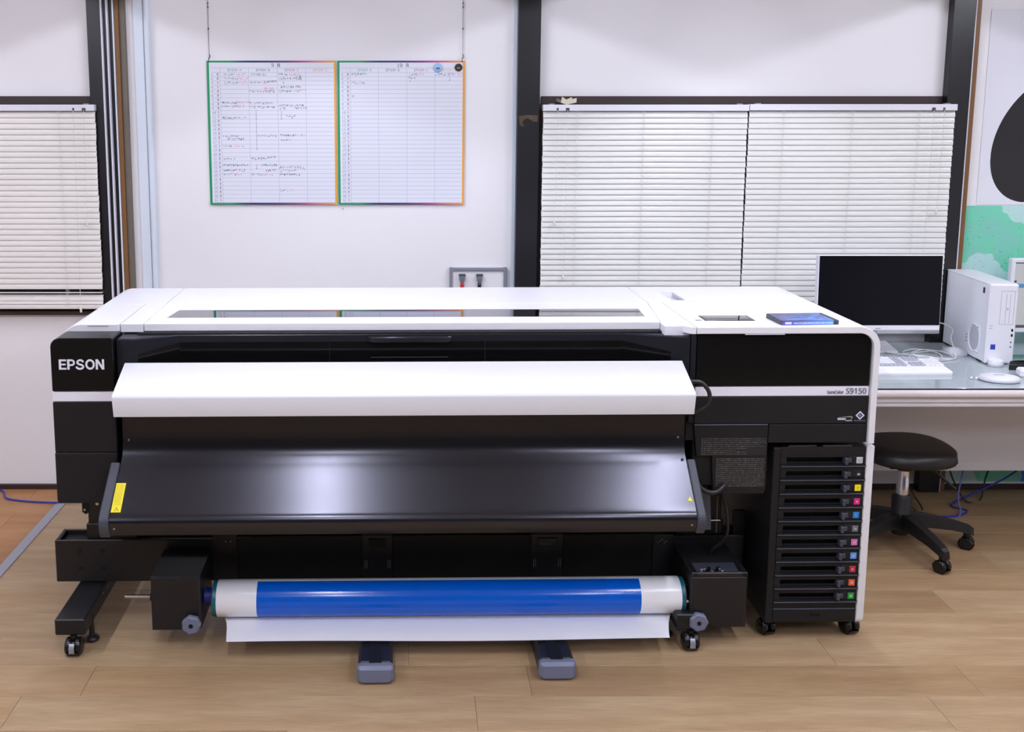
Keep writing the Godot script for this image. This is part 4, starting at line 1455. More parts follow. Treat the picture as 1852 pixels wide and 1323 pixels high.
func wall_things() -> void:
	var z := WALL
	var notes_a := [[0, 0, .15, .38, 0], [0, 0, .58, .30, 1], [0, 1, .12, .50, 0], [0, 1, .66, .3, 1], [0, 2, .14, .5, 2], [0, 2, .66, .3, 1], [1, 0, .08, .50, 0], [1, 2, .05, .3, 0], [1, 2, .4, .25, 1], [1, 1.7, .55, .4, 2], [1, 3.3, .55, .3, 1], [1, 4, .02, .42, 2], [1, 4, .5, .4, 2],
		[2, 0, .02, .3, 2], [2, 0, .4, .4, 1], [2, 1, .05, .8, 2], [2, 0.6, .66, .12, 2], [2, 2, .18, .04, 2], [2, 3, .12, .65, 2], [2, 4, .02, .4, 2], [2, 4, .45, .3, 0], [2, 3.7, .75, .22, 1], [0, 6.7, .05, .5, 2], [0, 6.6, .55, .4, 1], [0, 7.5, .05, .8, 0], [1, 6.8, .02, .85, 0], [1, 7.7, .02, .9, 0],
		[2, 7.3, .03, .45, 0], [2, 7.3, .6, .3, 2], [2, 8, .05, .22, 2], [2, 8, .58, .42, 2], [1, 8.6, .24, 2.6, 3], [2, 8.8, .12, 2.2, 3], [2, 9.8, .3, .25, 0], [2, 10.2, .5, .6, 3], [0, 10.3, .05, .55, 2], [0, 10.3, .6, .25, 1], [1, 11.5, .24, 6.6, 3], [1, 14.5, .3, .65, 0], [2, 14.4, .05, .6, 2], [2, 14.4, .65, .25, 1], [2, 15.5, .08, .4, 0],
		[0, 14.6, .05, .5, 0], [0, 15.3, .2, .6, 2], [0, 17, .06, .3, 0], [0, 17, .42, .35, 1], [0, 20, .05, .4, 0], [0, 21.5, .03, .9, 2], [0, 22.8, .04, .75, 2], [0, 23.8, .04, .4, 0], [0, 23.8, .48, .2, 1], [1, 20, .03, .55, 2], [1, 19.6, .62, .25, 0], [1, 21.5, .4, .5, 2], [1, 21.6, .22, 1.2, 3], [1, 22.8, .55, .3, 2], [1, 23.8, .04, .45, 0], [1, 23.8, .55, .2, 1],
		[2, 22, .02, .85, 0], [2, 22.9, .05, .5, 0], [2, 22.5, .55, .35, 1], [2, 23.8, .04, .7, 2], [2, 27.6, .05, .16, 2], [2, 27.6, .27, .2, 1]]
	var notes_b := [[0, 0, .05, .55, 2], [0, 2, .05, .5, 0], [0, 5.2, .06, .05, 2], [2, 0, .08, .22, 0], [2, 0, .35, .22, 1], [2, 0.9, .05, .25, 0], [2, 1.8, .12, .3, 3], [3, 0, .02, .7, 0], [3, 0, .8, .16, 1], [3, 0.9, .52, 1.0, 3]]
	var boards := [
		["9", notes_a, -0.9295, -0.3435, -0.916, "schedule board full of handwriting, hung left of the emptier board"],
		["10", notes_b, -0.3385, 0.2400, 0.2295, "mostly empty schedule board with a blue and a black magnet, orange right edge"]]
	for k in 2:
		var a: Array = boards[k]
		var x0: float = a[2]
		var x1: float = a[3]
		var t := thing("schedule_board", a[5], "schedule board", V((x0 + x1) / 2, 1.37, z + 0.012), "schedule boards on the wall")
		origin = t.position
		part("panel", bld().box(V(x0, 1.3715, z + 0.003), V(x1, 2.0235, z + 0.013), 0.001), M.shell, t)
		var q := bld()
		q.quad(V(x0, 1.3715, z + 0.0135), V(x1, 1.3715, z + 0.0135), V(x1, 2.0235, z + 0.0135), V(x0, 2.0235, z + 0.0135), Vector3.BACK)
		part("printed_sheet", q, picture("schedule_%d" % k, schedule_sheet(a[0], a[1], 3 + k), 0.4), t)
		var wx: float = a[4]
		var wire := bld()
		wire.cyl(V(wx, 2.03, z + 0.012), V(wx, 2.85, z + 0.012), 0.0012, 0.0012, 6)
		for y in [2.255, 2.272, 2.16]:
			wire.cyl(V(wx, y, z + 0.012), V(wx, y + 0.010, z + 0.012), 0.0032, 0.0024, 8)
		var wr := part("hanging_wire", wire, M.clip, t)
		part("wire_hook", bld().tube([V(wx, 2.052, z + 0.012), V(wx + 0.004, 2.046, z + 0.013), V(wx + 0.003, 2.038, z + 0.014), V(wx - 0.002, 2.034, z + 0.015), V(wx - 0.003, 2.022, z + 0.016), V(wx, 2.016, z + 0.016)], 0.0016, 6), M.clip, wr)
		origin = Vector3.ZERO
	for a in [["blue_magnet", V(0.1175, 1.992, z + 0.0135), 0.0205, Color(0.62, 0.76, 0.90), "round pale blue magnet on the emptier schedule board", Color(0.36, 0.42, 0.62)], ["black_magnet", V(0.211, 1.993, z + 0.0135), 0.0175, Color(0.14, 0.14, 0.14), "round black magnet at the top right corner of the schedule board", Color(0.55, 0.52, 0.46)]]:
		var t := thing(a[0], a[4], "magnet", a[1], "magnets on the schedule board")
		var r: float = a[2]
		part("disc", bld().lathe([Vector2(r, 0), Vector2(r, 0.004), Vector2(r * 0.9, 0.0065), Vector2(0, 0.007)], Vector3.ZERO, Vector3.BACK, 28), mat(a[0], a[3], 0.4), t)
		part("disc_mark", bld().box(V(-r * 0.4, -r * 0.35, 0.0068), V(r * 0.4, r * 0.05, 0.0075), 0.0005), mat(a[0] + "_mark", a[5], 0.5), t)
	# small whiteboard low on the wall
	var t := thing("small_whiteboard", "small grey-framed whiteboard low on the wall behind the printer", "whiteboard", V(0.3085, 0.62, z))
	origin = t.position
	part("board_panel", bld().box(V(0.180, 0.63, z + 0.002), V(0.437, 1.070, z + 0.012)), M.lamp_white, t)
	var fr := bld()
	fr.box(V(0.1745, 0.62, z + 0.0005), V(0.1895, 1.0775, z + 0.022), 0.002)
	fr.box(V(0.4270, 0.62, z + 0.0005), V(0.4425, 1.0775, z + 0.022), 0.002)
	fr.box(V(0.1745, 1.0635, z + 0.0005), V(0.4425, 1.0775, z + 0.0225), 0.002)
	fr.box(V(0.1745, 0.62, z + 0.0005), V(0.4425, 0.635, z + 0.0225), 0.002)
	part("board_frame", fr, M.alu, t)
	origin = Vector3.ZERO
	for a in [[0.2335, "red", "grey-capped red marker pen clipped to the small whiteboard"], [0.3145, "rubber", "grey-capped black marker pen clipped to the small whiteboard"]]:
		var p := V(a[0], 0.86, z + 0.024)
		var o := thing("marker_pen", a[2], "marker pen", p, "marker pens on the whiteboard")
		part("barrel", bld().lathe([Vector2(0, 0), Vector2(0.0075, 0.002), Vector2(0.008, 0.02), Vector2(0.008, 0.146), Vector2(0, 0.146)], Vector3.ZERO, Vector3.UP, 16), M.shell_lip, o)
		part("coloured_ring", bld().lathe([Vector2(0.0082, 0.120), Vector2(0.0086, 0.122), Vector2(0.0086, 0.147), Vector2(0.0070, 0.149)], Vector3.ZERO, Vector3.UP, 16), M[a[1]], o)
		part("cap", bld().lathe([Vector2(0.0072, 0.144), Vector2(0.0092, 0.150), Vector2(0.0140, 0.162), Vector2(0.0148, 0.182), Vector2(0, 0.182)], Vector3.ZERO, Vector3.UP, 18), M.alu, o)
		part("eraser_pad", bld().box(V(-0.0152, 0.181, -0.0152), V(0.0152, 0.1885, 0.0152), 0.001), M.cap, o)
	# posters right of the right pillar
	var mp := thing("wall_map", "tall green and pale blue map sheet on the wall behind the computer tower", "map", V(2.95, 0.036, z))
	var q := bld()
	q.box(V(-0.412, 0.0, 0.0005), V(0.38, 1.330, 0.0012))
	part("paper", q, M.shell, mp)
	q = bld()
	q.quad(V(-0.412, 0.0, 0.0014), V(0.38, 0.0, 0.0014), V(0.38, 1.330, 0.0014), V(-0.412, 1.330, 0.0014), Vector3.BACK)
	part("map_print", q, picture("map", map_print(), 0.4), mp)
	var po := thing("wall_poster", "glossy white poster with a big black rounded shape above the green map", "poster", V(2.985, 1.37, z))
	q = bld()
	q.box(V(-0.375, 0.0, 0.0015), V(0.375, 0.88, 0.0024))
	part("paper", q, M.shell, po)
	q = bld()
	q.quad(V(-0.375, 0.0, 0.0026), V(0.375, 0.0, 0.0026), V(0.375, 0.88, 0.0026), V(-0.375, 0.88, 0.0026), Vector3.BACK)
	var pm := picture("poster", poster_print(), 0.12)
	var bump := FastNoiseLite.new()
	bump.seed = 2
	bump.frequency = 0.05
	part("poster_print", q, pm, po)
	var nail := put("wall_nail", bld().cyl(V(0, 0, 0), V(0, 0, 0.010), 0.0018, 0.0022, 8).mesh(), M.clip)
	nail.position = V(-0.3195, 1.352, z)
	tag(nail, "tiny dark nail in the white wall just below the two schedule boards", "nail")


# ---------------------------------------------------------------- desk, computer, chair
const DESK := 0.73


func desk_and_computer() -> void:
	var t := thing("desk", "long white desk with a glass top by the right-hand window", "desk", V(2.6, 0, -4.40))
	origin = t.position
	part("desktop", bld().extrude(P([-4.825, 0.7245, -3.985, 0.7245, -3.972, 0.721, -3.966, 0.713, -3.966, 0.700, -3.972, 0.694, -4.825, 0.694]), 0, 1.60, 3.70), M.desk_edge, t)
	part("glass_top", bld().box(V(1.605, 0.7255, -4.822), V(3.69, DESK, -3.982), 0.0008), M.desk_glass, t)
	part("glass_edge", bld().box(V(1.605, 0.7246, -3.9835), V(3.69, 0.7290, -3.9805)), M.gloss, t)
	part("green_mat", bld().box(V(2.60, 0.7292, -4.55), V(3.40, 0.7312, -4.02), 0.0005), M.desk_mat, t)
	part("apron", bld().box(V(1.62, 0.670, -4.05), V(3.68, 0.6915, -3.985), 0.003), M.desk_panel, t)
	part("apron_rail", bld().box(V(1.62, 0.652, -4.05), V(3.68, 0.6675, -3.990), 0.003), M.desk_panel, t)
	part("modesty_panel", bld().box(V(1.66, 0.196, -4.565), V(3.66, 0.694, -4.550), 0.002), M.desk_panel, t)
	part("panel_rail", bld().box(V(1.66, 0.196, -4.553), V(3.66, 0.242, -4.546), 0.002), M.desk_panel, t)
	for x in [1.62, 3.64]:
		part("leg_panel", bld().box(V(x, 0.0, -4.80), V(x + 0.035, 0.694, -4.06), 0.003), M.desk_panel, t)
	origin = Vector3.ZERO
	monitor()
	keyboard()
	tower()
	second_monitor()
	cables()
	chair()


func monitor() -> void:
	var t := thing("computer_monitor", "black-screened computer monitor with a thin white frame on the desk", "monitor", V(2.018, DESK, -4.46))
	var tilt := -0.045
	var b := bld()
	b.xf = Transform3D(Basis(Vector3.RIGHT, tilt), V(0, 0.150, 0))
	b.box(V(-0.268, -0.022, -0.035), V(0.268, 0.306, 0.0), 0.004)
	part("housing", b, M.pc_white, t)
	var s := bld()
	s.xf = b.xf
	s.box(V(-0.2645, 0.002, -0.002), V(0.2645, 0.3035, 0.0012), 0.0008)
	part("screen", s, M.screen_off, t)
	var c := bld()
	c.xf = b.xf
	for k in 4:
		c.box(V(-0.012 + k * 0.006, -0.013, 0.0), V(-0.0075 + k * 0.006, -0.0095, 0.0006))
	part("maker_mark", c, M.alu, t)
	var st := bld()
	st.box(V(-0.035, 0.006, -0.105), V(0.035, 0.30, -0.075), 0.006)
	st.box(V(-0.05, 0.22, -0.09), V(0.05, 0.32, -0.03), 0.006)
	part("stand", st, M.pc_white, t)
	part("stand_base", bld().extrude(P([-0.150, -0.115, 0.190, -0.115, 0.232, -0.335, -0.11, -0.335]), 1, 0.0, 0.011, 0.003, 0.5, Transform3D(Basis(), V(-0.04, 0, 0))), M.pc_white, t)


func keyboard() -> void:
	var t := thing("keyboard", "white keyboard with grey function keys in front of the black monitor", "keyboard", V(1.985, DESK, -4.26), "", 0.02)
	# a wedge, higher at the back
	part("case", bld().extrude(P([0.080, 0.0, 0.083, 0.010, 0.078, 0.017, -0.090, 0.036, -0.100, 0.032, -0.100, 0.0]), 0, -0.225, 0.225, 0.003), M.key, t)
	var one := bld()
	one.extrude(rrect(-0.0085, -0.0085, 0.0085, 0.0085, [0.002, 0.002, 0.002, 0.002], 2), 1, 0.0, 0.009, 0.002)
	var white := bld()
	var grey := bld()
	for blk in [[-0.215, 15], [0.085, 3], [0.145, 4]]:
		for row in 5:
			for k in int(blk[1]):
				var x: float = blk[0] + 0.010 + k * 0.0188
				var z := -0.073 + row * 0.0205
				var y := 0.0345 - (z + 0.09) * 0.112
				var g: bool = blk[1] == 3 or row == 0 and k < 3 or (row == 4 and (k < 3 or k > 8) and blk[1] == 15) or (blk[1] == 15 and k > 12)
				if blk[1] == 3 and row == 2:
					continue
				var dst := grey if g else white
				for i in one.v.size():
					dst.v.append(one.v[i] + V(x, y, z))
					dst.n.append(one.n[i])
					dst.u.append(Vector2.ZERO)
					dst.c.append(Color.WHITE)
	part("white_keys", white, M.key, t).set_meta("kind", "stuff")
	part("grey_keys", grey, M.key_grey, t).set_meta("kind", "stuff")


func tower() -> void:
	var t := thing("computer_tower", "slim white computer tower standing on the desk right of the monitor", "computer", V(2.515, DESK, -4.58), "", -0.07)
	part("case", bld().box(V(-0.0565, 0.006, -0.21), V(0.0565, 0.344, 0.185), 0.003), M.pc_side, t)
	part("front_bezel", bld().extrude(rrect(-0.0585, 0.004, 0.0585, 0.347, [0.006, 0.006, 0.006, 0.006]), 2, 0.180, 0.214, 0.006), M.pc_white, t)
	part("lid_panel", bld().box(V(-0.0585, 0.342, -0.212), V(0.0585, 0.3475, 0.19), 0.002), M.pc_white, t)
	var z := 0.214
	var dr := bld()
	for q in [[-0.012, 0.175, -0.0112, 0.318], [0.043, 0.175, 0.0438, 0.318], [-0.012, 0.317, 0.0438, 0.318], [-0.012, 0.175, 0.0438, 0.176], [0.010, 0.18, 0.0108, 0.305], [0.026, 0.18, 0.0268, 0.305]]:
		dr.box(V(q[0], q[1], z - 0.001), V(q[2], q[3], z + 0.0006))
	part("drive_bay", dr, M.alu, t)
	part("drive_button", bld().box(V(0.016, 0.236, z - 0.001), V(0.020, 0.246, z + 0.001), 0.0005), M.alu, t)
	for y in [0.150, 0.128]:
		part("usb_port", bld().box(V(0.040, y - 0.006, z - 0.002), V(0.0475, y + 0.006, z + 0.0006), 0.0004), M.gloss, t)
	for y in [0.098, 0.078]:
		part("audio_jack", bld().cyl(V(0.042, y, z - 0.002), V(0.042, y, z + 0.0008), 0.0032, 0.0032, 10), M.clip, t)
	for y in [0.168, 0.157]:
		part("front_mark", bld().box(V(-0.050, y, z - 0.001), V(-0.038, y + 0.002, z + 0.0006)), M.alu, t)
	part("blue_sticker", bld().box(V(-0.040, 0.066, z - 0.001), V(-0.020, 0.088, z + 0.0007), 0.0003), M.sticker_blue, t, "small blue sticker")
	part("black_sticker", bld().box(V(-0.0590, 0.300, 0.150), V(-0.0560, 0.324, 0.163), 0.0003), M.gloss, t)
	# oval air vent with a raised rim on the side
	var rim := PackedVector2Array()
	for k in 29:
		var a := PI + PI * k / 28.0
		rim.append(Vector2(0.085 + cos(a + PI / 2) * -0.0, 0.0))
	var ov := bld()
	var pts := []
	for k in 25:
		var a := deg_to_rad(60.0 + 240.0 * k / 24.0)
		pts.append(V(-0.0575, 0.093 + sin(a) * 0.060, 0.095 + cos(a) * 0.048))
	pts.append(V(-0.0575, 0.041, 0.145))
	pts.append(V(-0.0575, 0.145, 0.145))
	pts.append(pts[0])
	ov.tube(pts, 0.0028, 6, 3)
	part("vent_rim", ov, M.pc_white, t)
	var vent := Image.create(128, 128, false, Image.FORMAT_RGB8)
	vent.fill(Color(0.80, 0.81, 0.85))
	for y in range(2, 128, 6):
		for x in range(2 + (y / 6 % 2) * 3, 128, 6):
			vent.fill_rect(Rect2i(x, y, 3, 3), Color(0.52, 0.53, 0.57))
	var vd := bld()
	for k in 24:
		var a0 := TAU * k / 24.0
		var a1 := TAU * (k + 1) / 24.0
		var f := func(a: float) -> Vector3:
			return V(-0.0569, 0.093 + sin(a) * 0.055, 0.097 + cos(a) * 0.044)
		var g := func(a: float) -> Vector2:
			return Vector2(0.5 + cos(a) * 0.5, 0.5 + sin(a) * 0.5)
		vd.tri(V(-0.0569, 0.093, 0.097), f.call(a0), f.call(a1), Vector3.LEFT, Vector3.LEFT, Vector3.LEFT, Vector2(0.5, 0.5), g.call(a0), g.call(a1))
	part("air_vent", vd, picture("vent", vent, 0.5), t)
	for k in 3:
		part("side_slot", bld().box(V(-0.0572, 0.062 + k * 0.014, 0.018), V(-0.0560, 0.067 + k * 0.014, 0.034), 0.0005), M.alu, t)
	for x in [-0.045, 0.045]:
		for zz in [-0.17, 0.15]:
			part("foot", bld().box(V(x - 0.012, 0.0, zz - 0.02), V(x + 0.012, 0.008, zz + 0.02), 0.002), M.black_plastic, t)


func second_monitor() -> void:
	var t := thing("second_monitor", "white-framed monitor with a lit grey window, cut off by the photo's right edge", "monitor", V(3.0, DESK, -4.73))
	var b := bld()
	b.box(V(-0.268, 0.062, -0.035), V(0.268, 0.405, 0.0), 0.005)
	part("housing", b, M.pc_white, t)
	var img := Image.create(256, 160, false, Image.FORMAT_RGB8)
	img.fill(Color(0.80, 0.80, 0.83))
	img.fill_rect(Rect2i(0, 0, 256, 3), Color(0.35, 0.36, 0.40))
	img.fill_rect(Rect2i(0, 52, 256, 10), Color(0.36, 0.58, 0.82))
	img.fill_rect(Rect2i(0, 44, 5, 5), Color(0.2, 0.2, 0.25))
	img.fill_rect(Rect2i(0, 153, 256, 7), Color(0.36, 0.34, 0.40))
	var m := mat("lit_screen", Color(0.05, 0.05, 0.05), 0.2)
	m.texture_repeat = false
	m.emission_enabled = true
	m.emission_texture = tex(img)
	m.emission = Color.WHITE
	m.emission_operator = BaseMaterial3D.EMISSION_OP_MULTIPLY
	m.emission_energy_multiplier = 0.75
	var q := bld()
	q.quad(V(-0.252, 0.085, 0.0008), V(0.252, 0.085, 0.0008), V(0.252, 0.388, 0.0008), V(-0.252, 0.388, 0.0008), Vector3.BACK)
	part("screen", q, m, t)
	var l := AreaLight3D.new()
	l.name = "screen_glow"
	l.area_size = Vector2(0.50, 0.30)
	l.area_range = 4.0
	l.area_attenuation = 2.0
	l.light_energy = 0.05
	l.light_color = Color(0.9, 0.93, 1.0)
	l.shadow_enabled = true
	t.add_child(l)
	l.position = V(0, 0.235, 0.004)
	l.rotation.y = PI
	var st := bld()
	st.box(V(-0.03, 0.006, -0.065), V(0.03, 0.25, -0.036), 0.005)
	part("stand", st, M.pc_white, t)
	part("stand_base", bld().box(V(-0.11, 0.0, -0.075), V(0.11, 0.010, 0.085), 0.003), M.pc_white, t)


func cables() -> void:
	var y := DESK + 0.004
	var keys: Node3D = get_node("keyboard")
	var screen: Node3D = get_node("computer_monitor")
	var mouse := thing("computer_mouse", "white computer mouse beside the tower, by a tangle of its cable", "mouse", V(2.405, DESK, -4.555), "", 0.9)
	var mp := bld()
	mp.xf = Transform3D(Basis().scaled(V(1.0, 0.62, 1.75)), Vector3.ZERO)
	mp.lathe([Vector2(0.028, 0.0), Vector2(0.031, 0.006), Vector2(0.0305, 0.018), Vector2(0.027, 0.034), Vector2(0.020, 0.046), Vector2(0.010, 0.053), Vector2(0, 0.055)], Vector3.ZERO, Vector3.UP, 28, -1.0)
	part("shell", mp, M.pc_white, mouse)
	part("button_seam", bld().box(V(-0.0006, 0.024, -0.048), V(0.0006, 0.0315, -0.010)), M.alu, mouse)
	part_in_room("mouse_cable", bld().tube([V(2.385, y + 0.004, -4.602), V(2.34, y, -4.60), V(2.24, y + 0.004, -4.56), V(2.17, y, -4.475), V(2.20, y + 0.004, -4.435), V(2.30, y, -4.46), V(2.33, y + 0.005, -4.55), V(2.27, y + 0.004, -4.63), V(2.19, y, -4.58), V(2.21, y + 0.005, -4.49), V(2.31, y + 0.004, -4.445), V(2.37, y, -4.47), V(2.36, y + 0.006, -4.56), V(2.29, y + 0.008, -4.60), V(2.20, y + 0.008, -4.52), V(2.26, y + 0.008, -4.45)], 0.0027, 7, 5), M.white_cable, mouse)
	part_in_room("keyboard_cable", bld().tube([V(1.90, y + 0.02, -4.37), V(1.97, y + 0.026, -4.40), V(2.08, y + 0.012, -4.40), V(2.16, y, -4.42), V(2.22, y + 0.002, -4.50), V(2.12, y + 0.004, -4.56), V(2.05, y + 0.004, -4.66), V(1.98, y, -4.72)], 0.0027, 7), M.white_cable, keys)
	part_in_room("usb_lead", bld().tube([V(2.18, y, -4.42), V(2.25, y + 0.004, -4.415), V(2.36, y, -4.46), V(2.385, y + 0.03, -4.52), V(2.41, y + 0.06, -4.60), V(2.425, y + 0.095, -4.62), V(2.40, y + 0.115, -4.66), V(2.35, y + 0.118, -4.72), V(2.30, y + 0.118, -4.74)], 0.0027, 7), M.white_cable, screen)
	part_in_room("black_lead", bld().tube([V(1.96, 0.90, -4.545), V(1.93, 0.80, -4.60), V(1.87, 0.745, -4.62), V(1.80, 0.734, -4.63)], 0.004, 8), M.hose, screen)
	part_in_room("black_lead", bld().tube([V(2.03, 0.90, -4.545), V(2.06, 0.82, -4.60), V(2.065, 0.765, -4.63), V(2.03, 0.735, -4.66)], 0.004, 8), M.hose, screen)
	part_in_room("white_lead", bld().tube([V(2.20, 0.985, -4.56), V(2.35, 0.986, -4.70), V(2.46, 0.986, -4.818)], 0.0028, 6), M.white_cable, screen)
	part_in_room("white_lead", bld().tube([V(2.20, 0.97, -4.56), V(2.34, 0.94, -4.70), V(2.46, 0.90, -4.818)], 0.0028, 6), M.white_cable, screen)
	origin = Vector3.ZERO
	var f := thing("floor_cables", "blue and lilac network cables looping over the floor under the desk", "cable", V(2.25, 0, -4.55))
	origin = f.position
	part("lilac_cable", bld().tube([V(2.60, 0.30, -4.70), V(2.55, 0.18, -4.66), V(2.50, 0.06, -4.60), V(2.46, 0.008, -4.50), V(2.36, 0.004, -4.43), V(2.22, 0.004, -4.45), V(2.12, 0.006, -4.54), V(2.03, 0.006, -4.62), V(1.90, 0.005, -4.66)], 0.0036, 7), M.lilac_cable, f)
	part("blue_cable", bld().tube([V(2.92, 0.22, -4.70), V(2.78, 0.10, -4.72), V(2.62, 0.03, -4.70), V(2.48, 0.006, -4.62), V(2.52, 0.006, -4.55), V(2.42, 0.005, -4.49), V(2.24, 0.005, -4.50), V(2.08, 0.006, -4.58)], 0.0040, 7), M.blue_cable, f)
	part("black_cable", bld().tube([V(2.50, 0.28, -4.72), V(2.505, 0.15, -4.70), V(2.545, 0.05, -4.68), V(2.58, 0.005, -4.66), V(2.66, 0.004, -4.70), V(2.70, 0.10, -4.74), V(2.76, 0.26, -4.76)], 0.0040, 7), M.hose, f)
	part("black_cable", bld().tube([V(2.36, 0.25, -4.70), V(2.30, 0.15, -4.66), V(2.27, 0.05, -4.60), V(2.29, 0.004, -4.57), V(2.33, 0.004, -4.58), V(2.30, 0.08, -4.66), V(2.25, 0.22, -4.72)], 0.0032, 7), M.hose, f)
	origin = Vector3.ZERO
	var bl := put("network_cable", bld().tube([V(-2.55, 0.004, -4.72), V(-2.20, 0.004, -4.80), V(-1.985, 0.004, -4.825), V(-1.905, 0.005, -4.715), V(-1.845, 0.005, -4.685), V(-1.76, 0.005, -4.665), V(-1.64, 0.007, -4.650), V(-1.594, 0.008, -4.665), V(-1.48, 0.005, -4.665), V(-1.30, 0.005, -4.62)], 0.0042, 8).mesh(), M.blue_cable)
	tag(bl, "thin blue network cable on the floor left of the printer", "cable")
	var tp := put("floor_strip", bld().box(V(-1.648, 0.0003, -4.70), V(-1.604, 0.0042, -1.2), 0.0012).mesh(), M.tape)
	tag(tp, "long grey joint strip across the wooden floor left of the printer", "floor strip")


func chair() -> void:
	var at := V(2.040, 0, -4.185)
	var t := thing("office_chair", "black office stool on a five-star caster base, pushed under the desk", "chair", at)
	# padded seat: a rounded slab, its rim bulging
	var s := bld()
	var cols := 40
	var rows := 14
	var f := func(i: int, j: int) -> Vector3:
		var a := TAU * i / cols
		var lift := -PI / 2 + PI * j / rows
		var sup := 1.0 / pow(pow(absf(cos(a)), 2.6) + pow(absf(sin(a)), 2.6), 1.0 / 2.6)
		var rad := pow(maxf(cos(lift), 0.0), 0.30)
		var hgt := 0.038 * signf(sin(lift)) * pow(absf(sin(lift)), 0.62)
		var y := 0.412 + hgt
		if hgt > 0.0:
			y -= 0.020 * pow(maxf(0.0, rad - 0.55) / 0.45, 2.0) * (0.5 - 0.5 * cos(a))
		if hgt < 0.0:
			y += 0.012 * (1.0 - rad)
		var waist := 1.0 - 0.035 * exp(-pow((hgt - 0.008) / 0.010, 2.0))
		return V(cos(a) * sup * 0.186 * rad * waist, y, sin(a) * sup * 0.186 * rad * waist)
	for j in rows:
		for i in cols:
			var q := [f.call(i, j), f.call(i + 1, j), f.call(i + 1, j + 1), f.call(i, j + 1)]
			var nrm := []
			for w in [[i, j], [i + 1, j], [i + 1, j + 1], [i, j + 1]]:
				var du: Vector3 = f.call(w[0] + 1, w[1]) - f.call(w[0] - 1, w[1])
				var dv: Vector3 = f.call(w[0], mini(w[1] + 1, rows)) - f.call(w[0], maxi(w[1] - 1, 0))
				var nn := dv.cross(du)
				nrm.append(nn.normalized() if nn.length() > 1e-9 else V(0, 1 if w[1] > rows / 2 else -1, 0))
			s.quadn(q[0], q[1], q[2], q[3], nrm[0], nrm[1], nrm[2], nrm[3])
	part("seat", s, M.leather, t)
	part("seat_plate", bld().box(V(-0.10, 0.360, -0.09), V(0.10, 0.380, 0.09), 0.006), M.chair_plastic, t)
	part("lever", bld().tube([V(0.05, 0.358, 0.02), V(0.10, 0.340, 0.04), V(0.16, 0.290, 0.06), V(0.185, 0.270, 0.07)], 0.006, 8), M.chair_plastic, t)
	part("column_sleeve", bld().cyl(V(0, 0.330, 0), V(0, 0.364, 0), 0.030, 0.034, 20), M.chair_plastic, t)
	part("gas_column", bld().lathe([Vector2(0.020, 0.20), Vector2(0.025, 0.20), Vector2(0.025, 0.285), Vector2(0.024, 0.287), Vector2(0.024, 0.33)], Vector3.ZERO, Vector3.UP, 20), M.chrome, t, "chrome gas column")
	var hub := bld()
	hub.lathe([Vector2(0, 0.055), Vector2(0.034, 0.055), Vector2(0.038, 0.065), Vector2(0.042, 0.15), Vector2(0.038, 0.155), Vector2(0.040, 0.215), Vector2(0.034, 0.225), Vector2(0.0, 0.225)], Vector3.ZERO, Vector3.UP, 22)
	part("hub", hub, M.chair_plastic, t)
	var first := atan2(-3.913 + 0.03 - at.z, 2.097 - at.x)
	for k in 5:
		var a := first + TAU / 5 * k
		var d := V(cos(a), 0, sin(a))
		var side := V(-sin(a), 0, cos(a))
		var b := bld()
		var st := [[0.02, 0.150, 0.090, 0.030], [0.10, 0.142, 0.092, 0.027], [0.20, 0.122, 0.084, 0.023], [0.272, 0.102, 0.070, 0.020], [0.288, 0.092, 0.060, 0.017]]
		for i in st.size() - 1:
			var p: Array = st[i]
			var q: Array = st[i + 1]
			var r1 := []
			var r2 := []
			for w in [[1, 1], [-1, 1], [-1, 2], [1, 2]]:
				var n1: float = 0.72 if w[1] == 1 else 1.0
				r1.append(d * p[0] + side * p[3] * w[0] * n1 + V(0, p[w[1]], 0))
				r2.append(d * q[0] + side * q[3] * w[0] * n1 + V(0, q[w[1]], 0))
			for w in 4:
				var w2 := (w + 1) % 4
				var mid: Vector3 = (r1[w] + r1[w2] + r2[w] + r2[w2]) / 4.0
				var axis: Vector3 = (d * (p[0] + q[0]) / 2.0) + V(0, (p[1] + p[2] + q[1] + q[2]) / 4.0, 0)
				var nn: Vector3 = (r1[w2] - r1[w]).cross(r2[w] - r1[w]).normalized()
				if nn.dot(mid - axis) < 0:
					nn = -nn
				b.quad(r1[w], r1[w2], r2[w2], r2[w], nn)
			if i == st.size() - 2:
				b.quad(r2[0], r2[1], r2[2], r2[3], d)
		b.cyl(d * 0.268 + V(0, 0.05, 0), d * 0.268 + V(0, 0.085, 0), 0.014, 0.017, 14)
		part("base_arm", b, M.chair_plastic, t)
		twin_caster(t, d * 0.268 + V(0, 0, 0), 0.0265, [0.5, 1.2, 0.2, 2.0, 0.9][k], false, 0.060)


# ---------------------------------------------------------------- small things
func cover_art() -> Image:
	# cloudy violet and blue print for the disc case
	var w := 192
	var h := 128
	var n := FastNoiseLite.new()
	n.seed = 8
	n.frequency = 0.02
	n.fractal_octaves = 4
	var img := Image.create(w, h, false, Image.FORMAT_RGB8)
	for y in h:
		for x in w:
			var k := n.get_noise_2d(x * 0.7 + y, y * 1.6) * 0.9
			var f := clampf(float(x) / w * 0.5 + float(y) / h * 0.5 + k, 0.0, 1.0)
			var c := Color(0.28, 0.27, 0.42).lerp(Color(0.22, 0.40, 0.80), f)
			if f > 0.7:
				c = c.lerp(Color(0.35, 0.65, 0.95), (f - 0.7) * 2.0)
			img.set_pixel(x, y, c)
	return img


